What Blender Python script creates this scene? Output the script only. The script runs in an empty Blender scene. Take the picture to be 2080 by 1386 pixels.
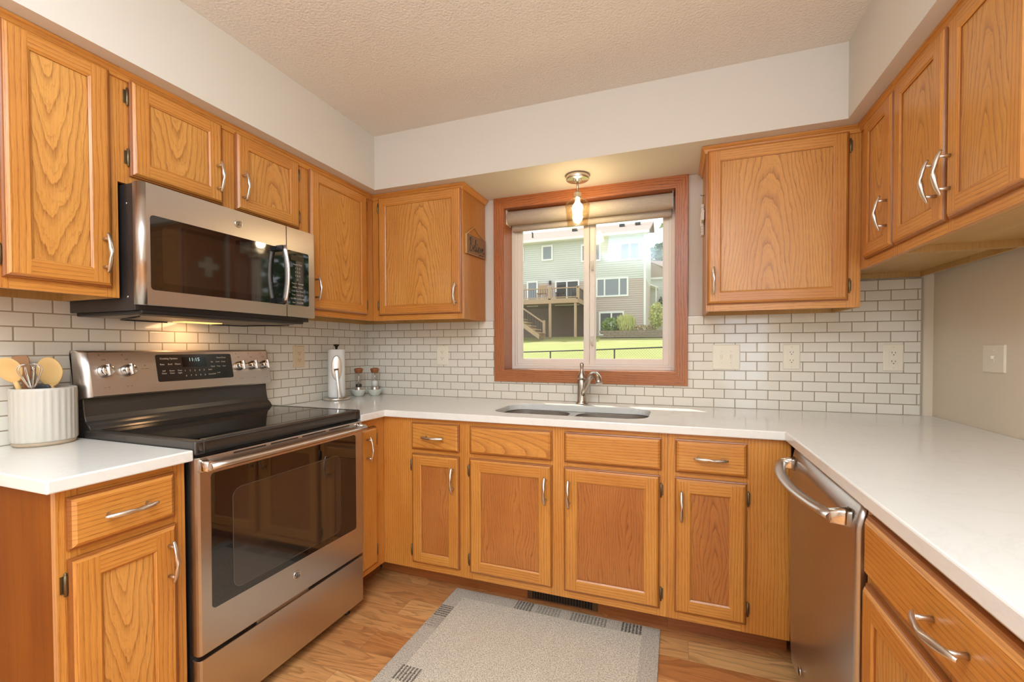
import bpy, bmesh, math, random
from mathutils import Vector, Matrix
random.seed(7)
SC = bpy.context.scene
COL = SC.collection
PI = math.pi

# ------------------------------------------------------------------ camera
FPX, CX, CY = 883.94, 1056.886, 723.488
YAW, PITCH, ROLL = 0.3446, -0.0168, -0.0021
CAM = Vector((2.0304, -2.4764, 1.2214))
f = Vector((-math.sin(YAW), math.cos(YAW), 0)); r = Vector((math.cos(YAW), math.sin(YAW), 0)); u = Vector((0, 0, 1))
f, u = f * math.cos(PITCH) + u * math.sin(PITCH), u * math.cos(PITCH) - f * math.sin(PITCH)
r, u = r * math.cos(ROLL) + u * math.sin(ROLL), u * math.cos(ROLL) - r * math.sin(ROLL)
cd = bpy.data.cameras.new('camera'); cam = bpy.data.objects.new('camera', cd); COL.objects.link(cam)
cd.sensor_fit = 'HORIZONTAL'; cd.sensor_width = 36; cd.lens = FPX / 2080 * 36
cd.shift_x = (1040 - CX) / 2080; cd.shift_y = (CY - 693) / 2080; cd.clip_start = 0.02; cd.clip_end = 300
m = Matrix((r, u, -f)).transposed().to_4x4(); m.translation = CAM; cam.matrix_world = m
SC.camera = cam

# ------------------------------------------------------------------ world, sun, large lights, exposure
w = bpy.data.worlds.new('sky'); SC.world = w; w.use_nodes = True
bg = w.node_tree.nodes['Background']; bg.inputs[0].default_value = (0.93, 0.97, 1.0, 1); bg.inputs[1].default_value = 1.6
sd = bpy.data.lights.new('sun', 'SUN'); sd.energy = 7.0; sd.angle = 0.009; sd.color = (1, 0.95, 0.86)
sun = bpy.data.objects.new('sun', sd); COL.objects.link(sun)
sun.rotation_euler = Vector((0.80, -1.0, -1.8)).to_track_quat('-Z', 'Y').to_euler()
def area(name, loc, aim, sx, sy, power, color):
    d = bpy.data.lights.new(name, 'AREA'); d.shape = 'RECTANGLE'; d.size = sx; d.size_y = sy; d.energy = power; d.color = color
    o = bpy.data.objects.new(name, d); COL.objects.link(o); o.location = loc
    o.rotation_euler = (Vector(aim) - Vector(loc)).to_track_quat('-Z', 'Y').to_euler(); return o
area('kitchen_ceiling_lamp', (1.45, -2.6, 2.42), (1.45, -2.6, 0), 0.65, 1.35, 22, (0.79, 1.0, 1.22))
area('rear_fill_light', (2.45, -4.1, 2.42), (2.45, -4.1, 0), 0.6, 1.2, 20, (0.79, 1.0, 1.22))  # added fill light behind the camera; no fixture is known there
area('side_fill_light', (3.10, -3.9, 1.2), (0.6, -2.6, 1.0), 1.9, 2.1, 40, (0.79, 1.0, 1.24))  # unseen fill light added at the right wall; no door stands there
area('ceiling_fill_light', (1.85, -3.3, 1.70), (1.85, -3.3, 2.44), 0.9, 0.9, 84, (0.79, 1.0, 1.24))  # added uplight that brightens the ceiling from out of view
SC.view_settings.view_transform = 'Standard'; SC.view_settings.look = 'None'
SC.view_settings.exposure = 0.06; SC.view_settings.gamma = 1.0; SC.view_settings.use_curve_mapping = False
SC.cycles.use_denoising = True
SC.cycles.max_bounces = 10; SC.cycles.transparent_max_bounces = 16; SC.cycles.caustics_refractive = False; SC.cycles.caustics_reflective = False

# ------------------------------------------------------------------ materials
class NT:
    def __init__(s, name):
        s.m = bpy.data.materials.new(name); s.m.use_nodes = True; s.t = s.m.node_tree; s.t.nodes.clear()
        s.out = s.t.nodes.new('ShaderNodeOutputMaterial')
    def n(s, kind, **kw):
        nd = s.t.nodes.new('ShaderNode' + kind)
        ins = kw.pop('ins', {})
        for k, v in kw.items(): setattr(nd, k, v)
        for k, v in ins.items():
            if isinstance(v, bpy.types.NodeSocket): s.t.links.new(v, nd.inputs[k])
            else: nd.inputs[k].default_value = v
        return nd
    def math(s, op, a, b=None, c=None, clamp=False):
        ins = {0: a}
        if b is not None: ins[1] = b
        if c is not None: ins[2] = c
        return s.n('Math', operation=op, use_clamp=clamp, ins=ins).outputs[0]
    def mix(s, fac, a, b, blend='MIX'):
        return s.n('Mix', data_type='RGBA', blend_type=blend, ins={0: fac, 6: a, 7: b}).outputs[2]
    def ramp(s, fac, pts):
        nd = s.n('ValToRGB', ins={0: fac}); e = nd.color_ramp.elements
        while len(e) < len(pts): e.new(0.5)
        for q, (p, c) in zip(e, pts): q.position = p; q.color = c if len(c) == 4 else (*c, 1)
        return nd.outputs[0]
    def bsdf(s, **kw):
        ins = {k.replace('_', ' '): v for k, v in kw.items()}
        b = s.n('BsdfPrincipled', ins=ins); s.t.links.new(b.outputs[0], s.out.inputs[0]); return b
    def bump(s, h, strength, dist):
        return s.n('Bump', ins={'Height': h, 'Strength': strength, 'Distance': dist}).outputs[0]
    def xyz(s, vec):
        o = s.n('SeparateXYZ', ins={0: vec}).outputs; return o[0], o[1], o[2]
    def comb(s, x, y, z=0.0):
        return s.n('CombineXYZ', ins={0: x, 1: y, 2: z}).outputs[0]
    def noise(s, vec, scale, detail=2.0, rough=0.5, dist=0.0):
        return s.n('TexNoise', ins={'Vector': vec, 'Scale': scale, 'Detail': detail, 'Roughness': rough, 'Distortion': dist}).outputs[0]
def C4(c): return (*c, 1)
def srgb(r_, g_, b_):
    return tuple(((c / 255) / 12.92 if c / 255 <= 0.04045 else ((c / 255 + 0.055) / 1.055) ** 2.4) for c in (r_, g_, b_))
def plain(name, col, rough=0.5, metal=0.0, **kw):
    t = NT(name); t.bsdf(Base_Color=C4(col), Roughness=rough, Metallic=metal, **kw); return t.m
def emit(name, col, s):
    t = NT(name); e = t.n('Emission', ins={0: C4(col), 1: s}); t.t.links.new(e.outputs[0], t.out.inputs[0]); return t.m

def oak(name, light, mid, dark, freq=70, rough=0.38, arch=0.12, wavy=1.0, figure=0.62, coat=0.35, spec=0.5):
    t = NT(name); uv = t.n('UVMap').outputs[0]; U, V, _ = t.xyz(uv)
    n1 = t.noise(t.comb(t.math('MULTIPLY', U, 9.0), t.math('MULTIPLY', V, 2.6)), 1.0, 2.0)
    n2 = t.noise(t.comb(t.math('MULTIPLY', U, 40.0), t.math('MULTIPLY', V, 9.0)), 1.0, 3.0, 0.6)
    Uw = t.math('ADD', U, t.math('MULTIPLY', t.math('SUBTRACT', n1, 0.5), 0.055 * wavy))
    Va = t.math('MULTIPLY', V, arch)
    R = t.math('SQRT', t.math('ADD', t.math('MULTIPLY', Uw, Uw), t.math('MULTIPLY', Va, Va)))
    R = t.math('ADD', R, t.math('MULTIPLY', t.math('SUBTRACT', n2, 0.5), 0.006 * wavy))
    fr = t.math('FRACT', t.math('MULTIPLY', R, freq))
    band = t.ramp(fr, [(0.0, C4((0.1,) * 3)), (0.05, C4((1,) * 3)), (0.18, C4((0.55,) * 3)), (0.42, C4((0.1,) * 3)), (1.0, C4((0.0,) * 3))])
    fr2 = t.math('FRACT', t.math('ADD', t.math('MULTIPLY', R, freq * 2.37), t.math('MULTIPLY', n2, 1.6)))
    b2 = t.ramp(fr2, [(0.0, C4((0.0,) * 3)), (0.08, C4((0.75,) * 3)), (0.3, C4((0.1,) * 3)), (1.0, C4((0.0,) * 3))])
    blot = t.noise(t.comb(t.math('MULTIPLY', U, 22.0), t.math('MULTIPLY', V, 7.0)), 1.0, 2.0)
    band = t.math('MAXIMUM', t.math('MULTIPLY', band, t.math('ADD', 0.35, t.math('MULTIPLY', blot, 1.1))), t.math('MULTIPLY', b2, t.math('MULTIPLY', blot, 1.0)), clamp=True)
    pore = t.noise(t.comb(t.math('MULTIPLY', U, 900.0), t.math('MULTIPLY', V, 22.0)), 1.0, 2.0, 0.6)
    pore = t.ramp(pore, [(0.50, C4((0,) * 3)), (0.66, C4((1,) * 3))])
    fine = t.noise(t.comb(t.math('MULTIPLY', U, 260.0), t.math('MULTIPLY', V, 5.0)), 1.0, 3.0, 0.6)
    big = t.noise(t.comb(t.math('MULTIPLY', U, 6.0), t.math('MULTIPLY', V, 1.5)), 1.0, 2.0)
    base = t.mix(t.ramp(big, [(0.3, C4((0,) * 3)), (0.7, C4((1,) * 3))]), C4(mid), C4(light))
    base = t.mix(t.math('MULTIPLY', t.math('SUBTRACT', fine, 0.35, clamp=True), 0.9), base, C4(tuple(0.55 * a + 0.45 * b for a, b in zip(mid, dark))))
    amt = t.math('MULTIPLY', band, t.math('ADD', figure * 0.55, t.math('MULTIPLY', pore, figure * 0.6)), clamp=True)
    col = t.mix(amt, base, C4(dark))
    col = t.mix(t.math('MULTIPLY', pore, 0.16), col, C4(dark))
    b = t.bsdf(Base_Color=col, Roughness=rough, Coat_Weight=coat, Coat_Roughness=0.22, Specular_IOR_Level=spec)
    h = t.math('SUBTRACT', 1.0, t.math('ADD', t.math('MULTIPLY', pore, 0.5), t.math('MULTIPLY', band, 0.5)))
    t.t.links.new(t.bump(h, 0.25, 0.0006), b.inputs['Normal'])
    return t.m

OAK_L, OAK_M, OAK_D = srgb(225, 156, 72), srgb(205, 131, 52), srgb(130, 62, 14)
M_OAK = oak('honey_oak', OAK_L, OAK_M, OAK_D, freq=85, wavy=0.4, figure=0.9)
M_OAKP = oak('honey_oak_panel', srgb(228, 164, 82), srgb(210, 142, 62), srgb(126, 60, 14), freq=82, wavy=1.5, figure=0.95)
M_GROOVE = oak('stained_shaded_oak_profile', srgb(170, 100, 40), srgb(150, 84, 30), srgb(100, 52, 16), freq=85, wavy=0.4)  # stain in the grooves, plus door-gap shadow lines put into the colour
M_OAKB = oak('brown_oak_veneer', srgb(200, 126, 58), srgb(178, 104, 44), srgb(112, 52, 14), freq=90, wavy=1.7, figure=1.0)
M_OAKS = oak('oak_end_panel', srgb(204, 138, 62), srgb(186, 116, 46), srgb(112, 60, 20), freq=70, figure=0.95, coat=0.1)
M_OAKE = oak('stained_end_panel', srgb(158, 88, 12), srgb(130, 66, 6), srgb(92, 44, 4), freq=25, figure=0.25, rough=0.6, coat=0.0, spec=0.12)
M_OAKR = oak('red_oak_casing', srgb(196, 118, 60), srgb(176, 98, 46), srgb(72, 30, 8), freq=80, figure=1.15)
M_OAKU = oak('raw_plywood', srgb(206, 166, 104), srgb(188, 142, 76), srgb(140, 92, 36), freq=70, figure=0.35, rough=0.6)
M_KICK = oak('toe_kick_oak', srgb(186, 112, 56), srgb(160, 90, 42), srgb(104, 56, 26), freq=60)

def wall_mat(name, col, bump_scale, strength, dist):
    t = NT(name); co = t.n('TexCoord').outputs['Object']
    h = t.noise(co, bump_scale, 3.0, 0.55); b = t.bsdf(Base_Color=C4(col), Roughness=0.75)
    t.t.links.new(t.bump(h, strength, dist), b.inputs['Normal']); return t.m
M_WALL = wall_mat('painted_wall', srgb(219, 208, 193), 90, 0.12, 0.001)
M_TAUPE = wall_mat('painted_taupe_wall', srgb(226, 208, 184), 90, 0.12, 0.001)
M_CEIL = wall_mat('textured_ceiling', srgb(232, 220, 205), 110, 0.8, 0.005)

def tile_mat(name, axis):
    t = NT(name); co = t.n('TexCoord').outputs['Object']; X, Y, Z = t.xyz(co)
    A = X if axis == 'x' else Y
    vec = t.comb(t.math('ADD', A, 10 - 0.025 if axis == 'x' else 10 + 0.003), t.math('ADD', Z, 0.0479 * 20 - 0.914))
    bt = t.n('TexBrick', offset=0.5, offset_frequency=2, ins={'Vector': vec, 'Color1': C4((0, 0, 0)), 'Color2': C4((1, 1, 1)), 'Mortar': C4((0.5,) * 3), 'Scale': 1.0, 'Mortar Size': 0.0025, 'Mortar Smooth': 0.1, 'Brick Width': 0.0995 if axis == 'x' else 0.0965, 'Row Height': 0.0479})
    bt2 = t.n('TexBrick', offset=0.5, offset_frequency=2, ins={'Vector': vec, 'Color1': C4((0, 0, 0)), 'Color2': C4((1, 1, 1)), 'Mortar': C4((0.5,) * 3), 'Scale': 1.0, 'Mortar Size': 0.0065, 'Mortar Smooth': 0.6, 'Brick Width': 0.0995 if axis == 'x' else 0.0965, 'Row Height': 0.0479})
    g = bt.outputs['Fac']
    streak = t.noise(t.comb(t.math('MULTIPLY', A, 8.0), t.math('MULTIPLY', Z, 260.0)), 1.0, 2.0)
    tile = t.mix(bt.outputs['Color'], C4(srgb(228, 218, 202)), C4(srgb(235, 226, 211)))
    tile = t.mix(t.math('MULTIPLY', streak, 0.35), tile, C4(srgb(218, 209, 195)))
    tile = t.mix(t.math('MULTIPLY', bt2.outputs['Fac'], 0.7), tile, C4(srgb(238, 232, 218)))
    col = t.mix(g, tile, C4(srgb(166, 148, 124)))
    rough = t.math('ADD', 0.12, t.math('MULTIPLY', g, 0.6))
    b = t.bsdf(Base_Color=col, Roughness=rough, Coat_Weight=0.3, Coat_Roughness=0.06)
    h = t.math('SUBTRACT', 1.0, t.math('ADD', g, t.math('MULTIPLY', bt2.outputs['Fac'], 0.3)))
    t.t.links.new(t.bump(h, 0.6, 0.0015), b.inputs['Normal']); return t.m
M_TILEX, M_TILEY = tile_mat('glass_subway_tile', 'x'), tile_mat('glass_subway_tile_side', 'y')

def floor_mat():
    t = NT('vinyl_plank_floor'); co = t.n('TexCoord').outputs['Object']; X, Y, Z = t.xyz(co)
    vec = t.comb(t.math('ADD', X, 20.0), t.math('ADD', Y, 20.05))
    bt = t.n('TexBrick', offset=0.37, offset_frequency=2, ins={'Vector': vec, 'Color1': C4((0, 0, 0)), 'Color2': C4((1, 1, 1)), 'Mortar': C4((0.5,) * 3), 'Scale': 1.0, 'Mortar Size': 0.0007, 'Mortar Smooth': 0.1, 'Brick Width': 0.92, 'Row Height': 0.125})
    k = t.math('MULTIPLY', bt.outputs['Color'], 17.0)
    n1 = t.noise(t.comb(t.math('MULTIPLY', X, 1.6), t.math('MULTIPLY', Y, 9.0), k), 1.0, 3.0, 0.55, 0.6)
    fr = t.math('FRACT', t.math('MULTIPLY', n1, 9.0))
    band = t.ramp(fr, [(0.0, C4((0.1,) * 3)), (0.1, C4((1,) * 3)), (0.5, C4((0.25,) * 3)), (1.0, C4((0,) * 3))])
    fine = t.noise(t.comb(t.math('MULTIPLY', X, 6.0), t.math('MULTIPLY', Y, 260.0), k), 1.0, 3.0, 0.6)
    knot = t.noise(t.comb(t.math('MULTIPLY', X, 3.0), t.math('MULTIPLY', Y, 11.0), k), 1.0, 1.0)
    knot = t.ramp(knot, [(0.66, C4((0,) * 3)), (0.80, C4((1,) * 3))])
    base = t.mix(bt.outputs['Color'], C4(srgb(206, 134, 76)), C4(srgb(244, 186, 120)))
    col = t.mix(t.math('MULTIPLY', band, 0.5), base, C4(srgb(140, 84, 44)))
    col = t.mix(t.math('MULTIPLY', t.math('SUBTRACT', fine, 0.4, clamp=True), 1.1), col, C4(srgb(146, 92, 52)))
    col = t.mix(t.math('MULTIPLY', knot, 0.6), col, C4(srgb(112, 66, 38)))
    col = t.mix(t.math('MULTIPLY', bt.outputs['Fac'], 0.5), col, C4(srgb(90, 54, 30)))
    b = t.bsdf(Base_Color=col, Roughness=0.36)
    t.t.links.new(t.bump(fine, 0.15, 0.0006), b.inputs['Normal']); return t.m
M_FLOOR = floor_mat()

def quartz():
    t = NT('white_quartz'); co = t.n('TexCoord').outputs['Object']
    n = t.noise(co, 5.0, 6.0, 0.6, 1.2)
    vein = t.ramp(n, [(0.47, C4((0,) * 3)), (0.5, C4((1,) * 3)), (0.53, C4((0,) * 3))])
    n2 = t.noise(co, 2.2, 3.0)
    col = t.mix(t.math('MULTIPLY', vein, t.math('MULTIPLY', n2, 0.14)), C4(srgb(236, 231, 222)), C4(srgb(176, 166, 152)))
    t.bsdf(Base_Color=col, Roughness=0.13); return t.m
M_QUARTZ = quartz()

def steel(name, col, rough, aniso=0.6, axis='y'):
    t = NT(name); co = t.n('TexCoord').outputs['Object']; X, Y, Z = t.xyz(co)
    A = Y if axis == 'y' else X
    v = t.comb(t.math('MULTIPLY', A, 3.0), t.math('MULTIPLY', Z, 900.0)) if axis != 'z' else t.comb(t.math('MULTIPLY', Y, 900.0), t.math('MULTIPLY', Z, 3.0))
    n = t.noise(v, 1.0, 2.0)
    b = t.bsdf(Base_Color=C4(col), Metallic=1.0, Roughness=t.math('ADD', rough - 0.05, t.math('MULTIPLY', n, 0.1)), Anisotropic=aniso)
    t.t.links.new(t.bump(n, 0.04, 0.0004), b.inputs['Normal']); return t.m
M_STEEL = steel('brushed_stainless', (0.60, 0.55, 0.50), 0.30)
M_STEELD = steel('dark_brushed_stainless', (0.52, 0.47, 0.43), 0.30, axis='z')
M_SINK = steel('sink_stainless', (0.62, 0.58, 0.54), 0.28, axis='x')
M_CHROME = plain('polished_chrome', (0.72, 0.68, 0.64), 0.12, 1.0)
M_NICKEL = plain('satin_nickel', (0.70, 0.64, 0.57), 0.30, 1.0)
M_NICKELD = plain('brushed_nickel_faucet', (0.50, 0.45, 0.39), 0.26, 1.0)
M_BRASS = plain('antique_brass', (0.20, 0.155, 0.09), 0.42, 1.0)
M_DGREY = plain('slate_enamel', srgb(74, 68, 62), 0.22, 0.35)
M_BLACKP = plain('black_plastic', srgb(24, 22, 21), 0.4)
M_CHAR = plain('charcoal_side', srgb(62, 56, 53), 0.35, 0.3)
M_BGLASS = plain('black_glass', srgb(20, 18, 17), 0.03, 0.0, IOR=1.85)
M_BGLASS2 = plain('oven_inner_glass', srgb(44, 36, 30), 0.06, 0.0, IOR=2.0)
M_CERAN = plain('ceramic_cooktop_glass', srgb(16, 14, 13), 0.04, 0.0, IOR=1.6)
M_PANELB = plain('control_glass', srgb(40, 37, 35), 0.12)
M_DISP = plain('display_black', srgb(14, 12, 11), 0.08)
M_LETW = plain('light_lettering', srgb(214, 208, 198), 0.5)
M_LETD = plain('dark_lettering', srgb(58, 48, 42), 0.5)
M_CLOCK = emit('clock_digits', srgb(206, 226, 220), 1.0)
M_IVORY = plain('ivory_plastic', srgb(238, 226, 204), 0.3)
M_TAUPEP = plain('almond_plastic', srgb(238, 222, 200), 0.35)
M_SLOT = plain('dark_slot', srgb(46, 40, 34), 0.5)
M_VINYL = plain('white_vinyl', srgb(232, 222, 210), 0.35)
M_PAPER = plain('white_paper', srgb(240, 236, 230), 0.9)
M_CERAM = plain('glazed_stoneware', srgb(204, 195, 181), 0.35)
M_CLAY = plain('bare_clay', srgb(180, 158, 132), 0.7)
M_BOWL = plain('speckled_glaze', srgb(214, 213, 200), 0.2)
M_BEECH = plain('pale_beech', srgb(222, 180, 116), 0.5)
M_WALNUT = plain('brown_wood', srgb(156, 92, 50), 0.45)
M_OLDW = plain('worn_wood', srgb(176, 128, 90), 0.6)
M_RUBBER = plain('charcoal_silicone', srgb(58, 58, 62), 0.5)
M_ROPE = plain('jute_rope', srgb(190, 150, 100), 0.9)
M_SALT = plain('white_salt', srgb(242, 240, 236), 0.8)
M_PEPPER = plain('peppercorns', srgb(50, 38, 30), 0.8)
M_WHITEW = plain('whitewashed_wood', srgb(228, 222, 212), 0.7)
M_REG = plain('bronze_register', srgb(108, 78, 50), 0.45, 0.5)
M_LENS = emit('warm_lens', srgb(255, 205, 120), 1.6)
M_BULB = emit('lit_bulb', (1.0, 0.88, 0.66), 85.0)

def thin_glass(name, tint, rough, ior, bumps=0.0):
    t = NT(name); lw = t.n('LayerWeight', ins={'Blend': 0.5}).outputs['Facing']; fr = t.n('Math', operation='ADD', use_clamp=True, ins={0: ior, 1: t.math('MULTIPLY', t.math('POWER', lw, 4.0), 0.7)}); tr = t.n('BsdfTransparent', ins={0: C4(tint)});  gl = t.n('BsdfGlossy', ins={'Roughness': rough})
    if bumps:
        co = t.n('TexCoord').outputs['Object']; v = t.n('TexVoronoi', ins={'Vector': co, 'Scale': 170.0}).outputs['Distance']
        spot = t.ramp(v, [(0.0, C4((1,) * 3)), (0.32, C4((0,) * 3))])
        t.t.links.new(t.mix(spot, C4(tint), C4(tuple(c * 0.72 for c in tint))), tr.inputs[0])
        nb = t.bump(spot, bumps, 0.0015); t.t.links.new(nb, gl.inputs['Normal'])
    mx = t.n('MixShader', ins={0: fr.outputs[0], 1: tr.outputs[0], 2: gl.outputs[0]}); t.t.links.new(mx.outputs[0], t.out.inputs[0]); return t.m
M_PANE = thin_glass('window_glass', (0.97, 0.99, 0.98), 0.07, 0.035)
M_SEEDED = thin_glass('seeded_glass', (0.93, 0.82, 0.64), 0.06, 0.09, 0.3)
M_CLEAR = thin_glass('clear_glass', (0.94, 0.93, 0.91), 0.02, 0.05)

def shade_mat():
    t = NT('woven_shade_fabric'); co = t.n('TexCoord').outputs['Object']; X, Y, Z = t.xyz(co)
    n = t.noise(t.comb(t.math('MULTIPLY', X, 40.0), t.math('MULTIPLY', Z, 900.0), t.math('MULTIPLY', Y, 900.0)), 1.0, 3.0)
    t.bsdf(Base_Color=t.mix(n, C4(srgb(184, 166, 138)), C4(srgb(240, 226, 202))), Roughness=0.9); return t.m
M_SHADE = shade_mat()

# rug: object space (m): origin at the rug's back-left corner, x right, y towards the room negative
def rug_mat(W_, L_):
    t = NT('woven_rug'); co = t.n('TexCoord').outputs['Object']; X, Y, Z = t.xyz(co); Y = t.math('MULTIPLY', Y, -1.0)
    sp = t.noise(co, 210.0, 2.0, 0.8); sp2 = t.noise(t.comb(t.math('MULTIPLY', X, 14.0), t.math('MULTIPLY', Y, 3.0)), 1.0, 3.0)
    base = t.mix(t.ramp(sp, [(0.30, C4((0,) * 3)), (0.62, C4((1,) * 3))]), C4(srgb(146, 126, 104)), C4(srgb(252, 240, 218)))
    base = t.mix(t.math('MULTIPLY', sp2, 0.35), base, C4(srgb(186, 170, 150)))
    def rect(x0, x1, y0, y1):
        a = t.math('COMPARE', X, (x0 + x1) / 2, (x1 - x0) / 2); b = t.math('COMPARE', Y, (y0 + y1) / 2, (y1 - y0) / 2); return t.math('MULTIPLY', a, b)
    inner = rect(0.072, W_ - 0.072, 0.072, L_ - 0.072)
    bord = t.math('MULTIPLY', t.math('SUBTRACT', 1.0, inner), 0.30)
    dk = t.mix(sp, C4(srgb(104, 92, 82)), C4(srgb(176, 164, 150)))
    col = t.mix(bord, base, dk)
    blocks = [(0.335, 0.42, 0.004, 0.07, 0.8, 'x'), (0.44, 0.55, 0.01, 0.07, 0.45, 'x'), (0.60, 0.76, 0.01, 0.07, 0.6, 'x'), (0.825, 0.91, 0.004, 0.07, 0.9, 'x'),
              (0.004, 0.07, 0.155, 0.24, 0.85, 'y'), (0.004, 0.07, 0.245, 0.32, 0.4, 'y'), (0.06, 0.15, 0.55, 0.625, 0.85, 'x'), (0.25, 0.40, L_ - 0.07, L_ - 0.004, 0.7, 'x'), (0.58, 0.7, L_ - 0.07, L_ - 0.004, 0.8, 'x')]
    for x0, x1, y0, y1, s, ax in blocks:
        stripe = t.math('SINE', t.math('MULTIPLY', t.math('ADD', X if ax == 'x' else Y, t.math('MULTIPLY', sp, 0.022)), 420.0))
        k = t.math('MULTIPLY', rect(x0, x1, y0, y1), t.math('MULTIPLY', t.math('ADD', t.math('MULTIPLY', stripe, 0.55), t.math('SUBTRACT', 1.05, sp)), s), clamp=True)
        col = t.mix(k, col, C4(srgb(66, 56, 50)))
    b = t.bsdf(Base_Color=col, Roughness=0.95); t.t.links.new(t.bump(sp, 0.7, 0.004), b.inputs['Normal']); return t.m

# ------------------------------------------------------------------ mesh builder
class MB:
    def __init__(s): s.v = []; s.f = []; s.uv = []; s.mi = []; s.mats = []; s.sm = []
    def mat(s, m_):
        if m_ not in s.mats: s.mats.append(m_)
        return s.mats.index(m_)
    def face(s, pts, m_, uvs=None, smooth=False):
        i = len(s.v); s.v += [tuple(p) for p in pts]; s.f.append(list(range(i, i + len(pts)))); s.uv.append(uvs or [(0, 0)] * len(pts)); s.mi.append(s.mat(m_)); s.sm.append(smooth)
    def gface(s, pts, m_, g, off):
        """planar face with wood grain running along world axis g; off = (du, dv) of the piece"""
        gi = 'xyz'.index(g); P = [Vector(p) for p in pts]
        n = (P[1] - P[0]).cross(P[2] - P[0]); gv = Vector([1 if i == gi else 0 for i in range(3)])
        a = n.cross(gv)
        if a.length < 1e-3 * max(n.length, 1e-12):
            a = Vector([1 if i == (gi + 1) % 3 else 0 for i in range(3)])
        a.normalize(); k = max(range(3), key=lambda i: abs(a[i]))
        if a[k] < 0: a = -a
        s.face(pts, m_, [(p.dot(a) + off[0], p[gi] + off[1]) for p in P])
    def box(s, x0, x1, y0, y1, z0, z1, m_, g=None, off=None):
        if x0 > x1: x0, x1 = x1, x0
        if y0 > y1: y0, y1 = y1, y0
        if z0 > z1: z0, z1 = z1, z0
        c = [(x, y, z) for x in (x0, x1) for y in (y0, y1) for z in (z0, z1)]
        if g and off is None: off = roff(((x0 + x1) / 2, (y0 + y1) / 2, (z0 + z1) / 2), g)
        for q in ((0, 1, 3, 2), (4, 6, 7, 5), (0, 4, 5, 1), (2, 3, 7, 6), (0, 2, 6, 4), (1, 5, 7, 3)):
            if g: s.gface([c[i] for i in q], m_, g, off)
            else: s.face([c[i] for i in q], m_)
    def loft(s, rings, m_, closed=True, cap0=True, cap1=True, smooth=True):
        base = len(s.v); n = len(rings[0])
        for rg in rings: s.v += [tuple(p) for p in rg]
        mi = s.mat(m_)
        for k in range(len(rings) - 1):
            for i in range(n if closed else n - 1):
                j = (i + 1) % n
                s.f.append([base + k * n + i, base + k * n + j, base + (k + 1) * n + j, base + (k + 1) * n + i]); s.uv.append([(0, 0)] * 4); s.mi.append(mi); s.sm.append(smooth)
        for cap, k in ((cap0, 0), (cap1, len(rings) - 1)):
            if cap: s.f.append([base + k * n + i for i in range(n)]); s.uv.append([(0, 0)] * n); s.mi.append(mi); s.sm.append(False)
    def lathe(s, prof, c, m_, n=32, smooth=True, cap0=True, cap1=True, axis='z'):
        rings = []
        for rr, h in prof:
            ring = []
            for i in range(n):
                a = 2 * PI * i / n; p, q = rr * math.cos(a), rr * math.sin(a)
                if axis == 'z': ring.append((c[0] + p, c[1] + q, c[2] + h))
                elif axis == 'x': ring.append((c[0] + h, c[1] + p, c[2] + q))
                else: ring.append((c[0] + p, c[1] + h, c[2] + q))
            rings.append(ring)
        s.loft(rings, m_, cap0=cap0, cap1=cap1, smooth=smooth)
    def tube(s, path, rad, m_, n=12, up=(0, 0, 1), flat=1.0, twist=None):
        P = [Vector(p) for p in path]; rings = []
        R_ = rad if isinstance(rad, (list, tuple)) else [rad] * len(P)
        prev = None
        for i, p in enumerate(P):
            d = (P[min(i + 1, len(P) - 1)] - P[max(i - 1, 0)]).normalized()
            a = d.cross(Vector(up)) if prev is None else prev - d * prev.dot(d)
            if a.length < 1e-4: a = d.cross(Vector((1, 0.1, 0)))
            a.normalize(); prev = a; b = d.cross(a); tw = twist[i] if twist else 0
            rings.append([p + a * (R_[i] * math.cos(t + 0) * math.cos(tw) - R_[i] * flat * math.sin(t) * math.sin(tw)) + b * (R_[i] * math.cos(t) * math.sin(tw) + R_[i] * flat * math.sin(t) * math.cos(tw)) for t in [2 * PI * k / n for k in range(n)]])
        s.loft(rings, m_)
    def poly_prism(s, pts, ax, d0, d1, m_, smooth=False):
        """2-D polygon extruded along axis ax"""
        def P(p, d): return {'x': (d, p[0], p[1]), 'y': (p[0], d, p[1]), 'z': (p[0], p[1], d)}[ax]
        s.loft([[P(p, d0) for p in pts], [P(p, d1) for p in pts]], m_, smooth=smooth)
    def text(s, string, size, org, xd, yd, m_, align='CENTER', depth=0.0):
        cu = bpy.data.curves.new('tmp', 'FONT'); cu.body = string; cu.size = size; cu.align_x = align; cu.align_y = 'CENTER'; cu.resolution_u = 2; cu.extrude = depth
        o = bpy.data.objects.new('tmp', cu); COL.objects.link(o)
        dg = bpy.context.evaluated_depsgraph_get(); dg.update(); me = o.evaluated_get(dg).to_mesh()
        O, xd, yd = Vector(org), Vector(xd), Vector(yd); zd = xd.cross(yd); b0 = len(s.v)
        s.v += [tuple(O + xd * v.co.x + yd * v.co.y + zd * v.co.z) for v in me.vertices]; mi = s.mat(m_)
        for p in me.polygons: s.f.append([b0 + i for i in p.vertices]); s.uv.append([(0, 0)] * len(p.vertices)); s.mi.append(mi); s.sm.append(False)
        bpy.data.objects.remove(o); bpy.data.curves.remove(cu)
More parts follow.
